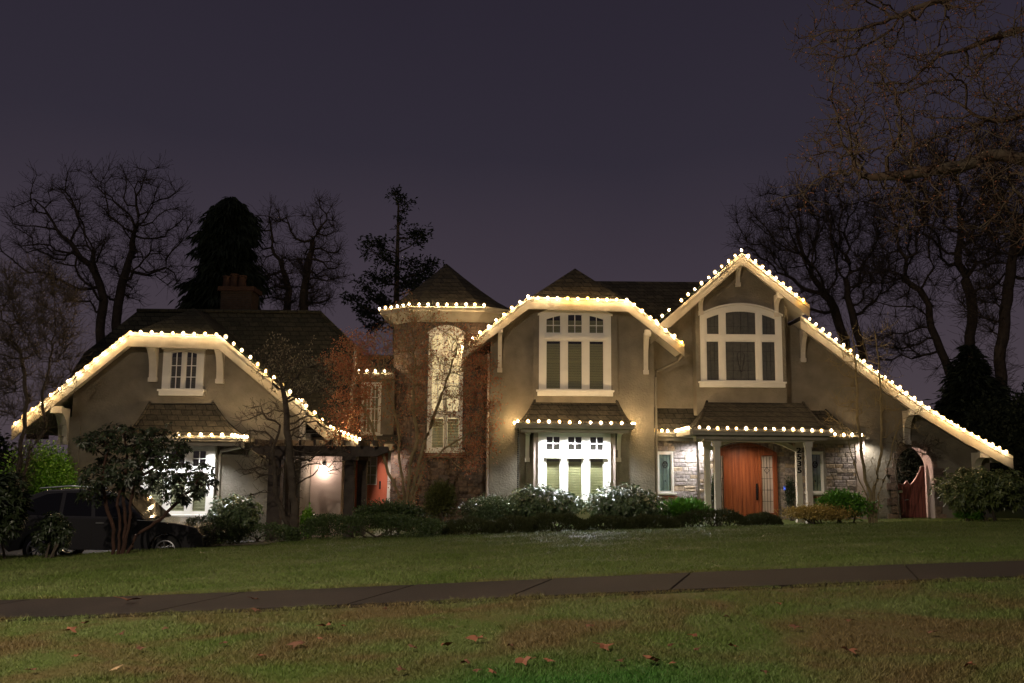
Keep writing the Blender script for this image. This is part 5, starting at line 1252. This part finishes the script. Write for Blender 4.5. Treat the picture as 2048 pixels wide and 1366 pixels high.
# dark planting behind the right end
for i, (a, y_, b, Yh) in enumerate(((1900, 800, 2080, 38), (2000, 760, 2160, 37))):
    shrub('dark_shrub', ('tall black evergreen mass beyond the low end of the rake', 'tall black evergreen mass at the right picture edge')[i], (a, y_, b), Yh, 3, L_fir, 7000, (.22, .05), 100+i, k=30)
shrub('dark_shrub', 'dark evergreen mass left behind the parked car', (-120, 850, 40), 30, 2.5, L_fir, 5000, (.18, .05), 103, k=24)

shrub('dark_shrub', 'dark evergreen seen through the arch behind the gate', (1740, 850, 1900), 36.5, 1.5, L_fir, 5000, (.2, .05), 104, k=24)
# fallen leaves
def fallen(label, px, py, size, m, seed):
    p = solve_ground(px, py); g_ = random.Random(seed); n_ = 11; size *= .8; mb = MB(); vs = [(0, 0, .012*1)]; a0_ = g_.uniform(0, 6.28); cu = g_.uniform(.15, .6)
    for k in range(n_):
        a = 2*math.pi*k/n_; r = size*(.55+.45*(k % 2))*(1.25 if k in (0, 1) else .85)*g_.uniform(.8, 1.15); vs.append((r*math.cos(a+a0_), r*math.sin(a+a0_), size*cu*abs(math.cos(a*1.0+g_.uniform(-.3, .3)))**1.5))
    mb.add(vs, [(0, k+1, (k+1) % n_+1) for k in range(n_)])
    mb.tube([(0, 0, .01), (size*1.2*math.cos(a0_+3), size*1.2*math.sin(a0_+3), size*.3)], .0025, 4)
    o = mb.build('fallen_leaf', m); o.location = (p.x, p.y, p.z+.028); o.rotation_euler = (g_.uniform(-.3, .3), g_.uniform(-.3, .3), 0)
    tag(o, label, 'leaf', 'fallen leaves on the lawn')
D1 = mat('rust_leaf', (.22, .085, .045), .7, .25, (.14, .055, .032), 30); D2 = mat('brown_leaf', (.13, .06, .035), .75, .2, (.09, .04, .025), 30); D3 = mat('tan_leaf', (.42, .29, .16), .75, .2, (.34, .22, .12), 30)
special = [(255, 1206, .15, D1, 'large curled rust leaf lying on the sidewalk'), (508, 1204, .07, D2, 'small dark leaf on the near edge of the sidewalk'), (140, 1270, .10, D1, 'orange-brown leaf on the near lawn at far left'), (652, 1260, .085, D1, 'flat orange leaf on the near lawn left of centre'), (597, 1296, .10, D2, 'long dark red leaf below the flat orange leaf'),
 (955, 1287, .085, D1, 'upright rust leaf near the centre of the near lawn'), (1208, 1302, .085, D1, 'pinkish pointed leaf right of centre on the near lawn'), (1048, 1332, .085, D1, 'rust leaf on the bright green patch at the bottom'), (1303, 1332, .085, D1, 'folded rust leaf at bottom right of centre'), (232, 1346, .05, D3, 'pale tan leaf at bottom left'), (1592, 1264, .06, D2, 'round brown leaf on the dry patch at right'), (1698, 1313, .08, D1, 'rust leaf beside a bare dark spot at right')]
for i, (a, b, s_, m_, lb_) in enumerate(special): fallen(lb_, a, b, s_, m_, 200+i)
for i, (a, b) in enumerate(((685, 1259), (825, 1304), (282, 1305), (153, 1321), (65, 1349), (770, 1224), (1098, 1331), (1238, 1333), (1453, 1242), (1388, 1279), (1393, 1308), (1865, 1274), (1940, 1342), (1527, 1356), (448, 1294), (640, 1285), (168, 1254), (512, 1228), (1345, 1336), (930, 1336), (955, 1351), (985, 1354), (803, 1351), (360, 1124), (1465, 1302), (1340, 1299), (242, 1275), (890, 1300), (1020, 1300), (1700, 1250), (1560, 1215), (330, 1265), (1180, 1262), (520, 1320))):
    fallen('small withered brown leaf lying in the grass', a, b, .035+.03*((i*7) % 5)/5, (D1, D2, D2)[i % 3], 300+i)

# ------------------------------------------------------------------ parked car
YK = 22.6
M_paint = mat('grey_car_paint', (.022, .021, .024), .25, .6); M_tint = mat('tinted_glass', (.006, .006, .007), .05, .6); M_tyre = mat('tyre_rubber', (.015, .015, .015), .85, .2); M_alloy = mat('alloy', (.45, .45, .47), .3, .5, metal=.9)
cz = gz(-10, 23.5)+.03
def kx(px): return X(px, YK, 1050)
car = empty('parked_car', (kx(200), YK+.95, cz), 'dark grey sport utility car parked on the driveway behind the rhododendron', 'car')
x0c, x1c = kx(8), kx(408); Lc = x1c-x0c
def cp_(u, z): return (x0c+u*Lc, z+cz)
low = [(.0, .42), (.02, .95), (.05, 1.10), (.30, 1.12), (.60, 1.10), (.72, 1.06), (.86, 1.00), (.96, .90), (.995, .72), (1.0, .40), (.97, .30)]
def wheelarch(uc, r=.40):
    return [(uc+r/Lc*math.cos(t), .36+r*math.sin(t)) for t in [math.pi*k/10 for k in range(11)]]
lowp = low+[(p[0], max(p[1], .28)) for p in wheelarch(.81)]+[(p[0], max(p[1], .28)) for p in wheelarch(.17)]+[(.03, .30)]
body = MB().plate([[cp_(*p) for p in lowp]], YK, YK+1.9).build('body', M_paint, car)
bv = body.modifiers.new('bevel', 'BEVEL'); bv.width = .05; bv.segments = 3; bv.limit_method = 'ANGLE'; bv.angle_limit = math.radians(50)
gh_b = [(.045, 1.09), (.70, 1.07)]; gh_t = [(.10, 1.62), (.18, 1.76), (.36, 1.80), (.50, 1.74), (.56, 1.66)]
poly = [gh_b[0]]+gh_t+[gh_b[1]]
def ins(p): return .02+(p[1]-1.08)*.28
fr_ = [Vector((cp_(*p)[0], YK+ins(p), cp_(*p)[1])) for p in poly]; bk_ = [Vector((v.x, 2*YK+1.9-v.y, v.z)) for v in fr_]
cabin = MB().hexa(fr_, bk_).build('cabin', M_paint, car); bv = cabin.modifiers.new('bevel', 'BEVEL'); bv.width = .04; bv.segments = 3; bv.limit_method = 'ANGLE'
def sidepoly(pts, name, m, out_=.012, par_=None):
    f_ = [Vector((cp_(*p)[0], YK+ins(p)-out_, cp_(*p)[1])) for p in pts]; MB().hexa(f_, [v+Vector((0, .03, 0)) for v in f_]).build(name, m, par_ or car)
sidepoly([(.09, 1.17), (.12, 1.52), (.19, 1.66), (.265, 1.69), (.265, 1.16)], 'side_window', M_tint); sidepoly([(.285, 1.16), (.285, 1.69), (.41, 1.69), (.43, 1.15)], 'side_window', M_tint); sidepoly([(.45, 1.15), (.43, 1.68), (.50, 1.62), (.63, 1.14)], 'side_window', M_tint)
ws = [Vector(v) for v in ((cp_(.565, 1.64)[0], YK+.25, cp_(0, 1.64)[1]), (cp_(.565, 1.64)[0], YK+1.65, cp_(0, 1.64)[1]), (cp_(.69, 1.09)[0], YK+1.78, cp_(0, 1.09)[1]), (cp_(.69, 1.09)[0], YK+.12, cp_(0, 1.09)[1]))]
MB().hexa([v+Vector((.02, 0, .02)) for v in ws], [v+Vector((-.03, 0, -.03)) for v in ws]).build('windscreen', M_tint, car)
for uc in (.17, .81):
    for yy_ in (YK+.02, YK+1.64):
        c = (cp_(uc, .36)[0], yy_, cz+.36); t_ = MB().lathe([(.24, .0), (.34, .0), (.36, .04), (.36, .20), (.34, .24), (.24, .24)], c, 24, 'y').build('wheel', M_tyre, car, True)
        rm = MB().lathe([(.0, .03), (.05, .02), (.05, .06)], c, 10, 'y'); rm.lathe([(.245, .0), (.225, -.004), (.215, .05)], c, 24, 'y')
        for k in range(7):
            a = 2*math.pi*k/7; rm.tube([(c[0]+.04*math.cos(a), c[1]+.03, c[2]+.04*math.sin(a)), (c[0]+.225*math.cos(a), c[1]+.02, c[2]+.225*math.sin(a))], .016, 5)
        rm.build('rim', M_alloy, t_)
        if yy_ > YK+1: continue
for u0_, u1_ in ((.30, .335), (.46, .50)): MB().box(cp_(u0_, 0)[0], cp_(u1_, 0)[0], YK-.03, YK-.004, cz+.98, cz+1.01).build('door_handle', M_alloy, car)
MB().box(cp_(.60, 0)[0], cp_(.645, 0)[0], YK-.20, YK-.02, cz+1.10, cz+1.26).build('wing_mirror', M_paint, car)
for u_ in (.275, .44): MB().box(cp_(u_, 0)[0]-.004, cp_(u_, 0)[0]+.004, YK-.003, YK-.0005, cz+.40, cz+1.06).build('door_seam', M_dark, car)
for yy_ in (YK+.02, YK+1.5): MB().hexa([Vector((cp_(.93, 0)[0], yy_, cz+.86)), Vector((cp_(1.003, 0)[0], yy_, cz+.70)), Vector((cp_(1.003, 0)[0], yy_+.38, cz+.70)), Vector((cp_(.93, 0)[0], yy_+.38, cz+.88))], [Vector((cp_(.93, 0)[0], yy_, cz+.74)), Vector((cp_(.985, 0)[0], yy_, cz+.62)), Vector((cp_(.985, 0)[0], yy_+.38, cz+.62)), Vector((cp_(.93, 0)[0], yy_+.38, cz+.74))]).build('headlight', M_alloy, car)
MB().tube([(cp_(.14, 0)[0], YK+.27, cz+1.79), (cp_(.3, 0)[0], YK+.27, cz+1.85), (cp_(.48, 0)[0], YK+.27, cz+1.80)], .018, 6).build('roof_rail', M_alloy, car)
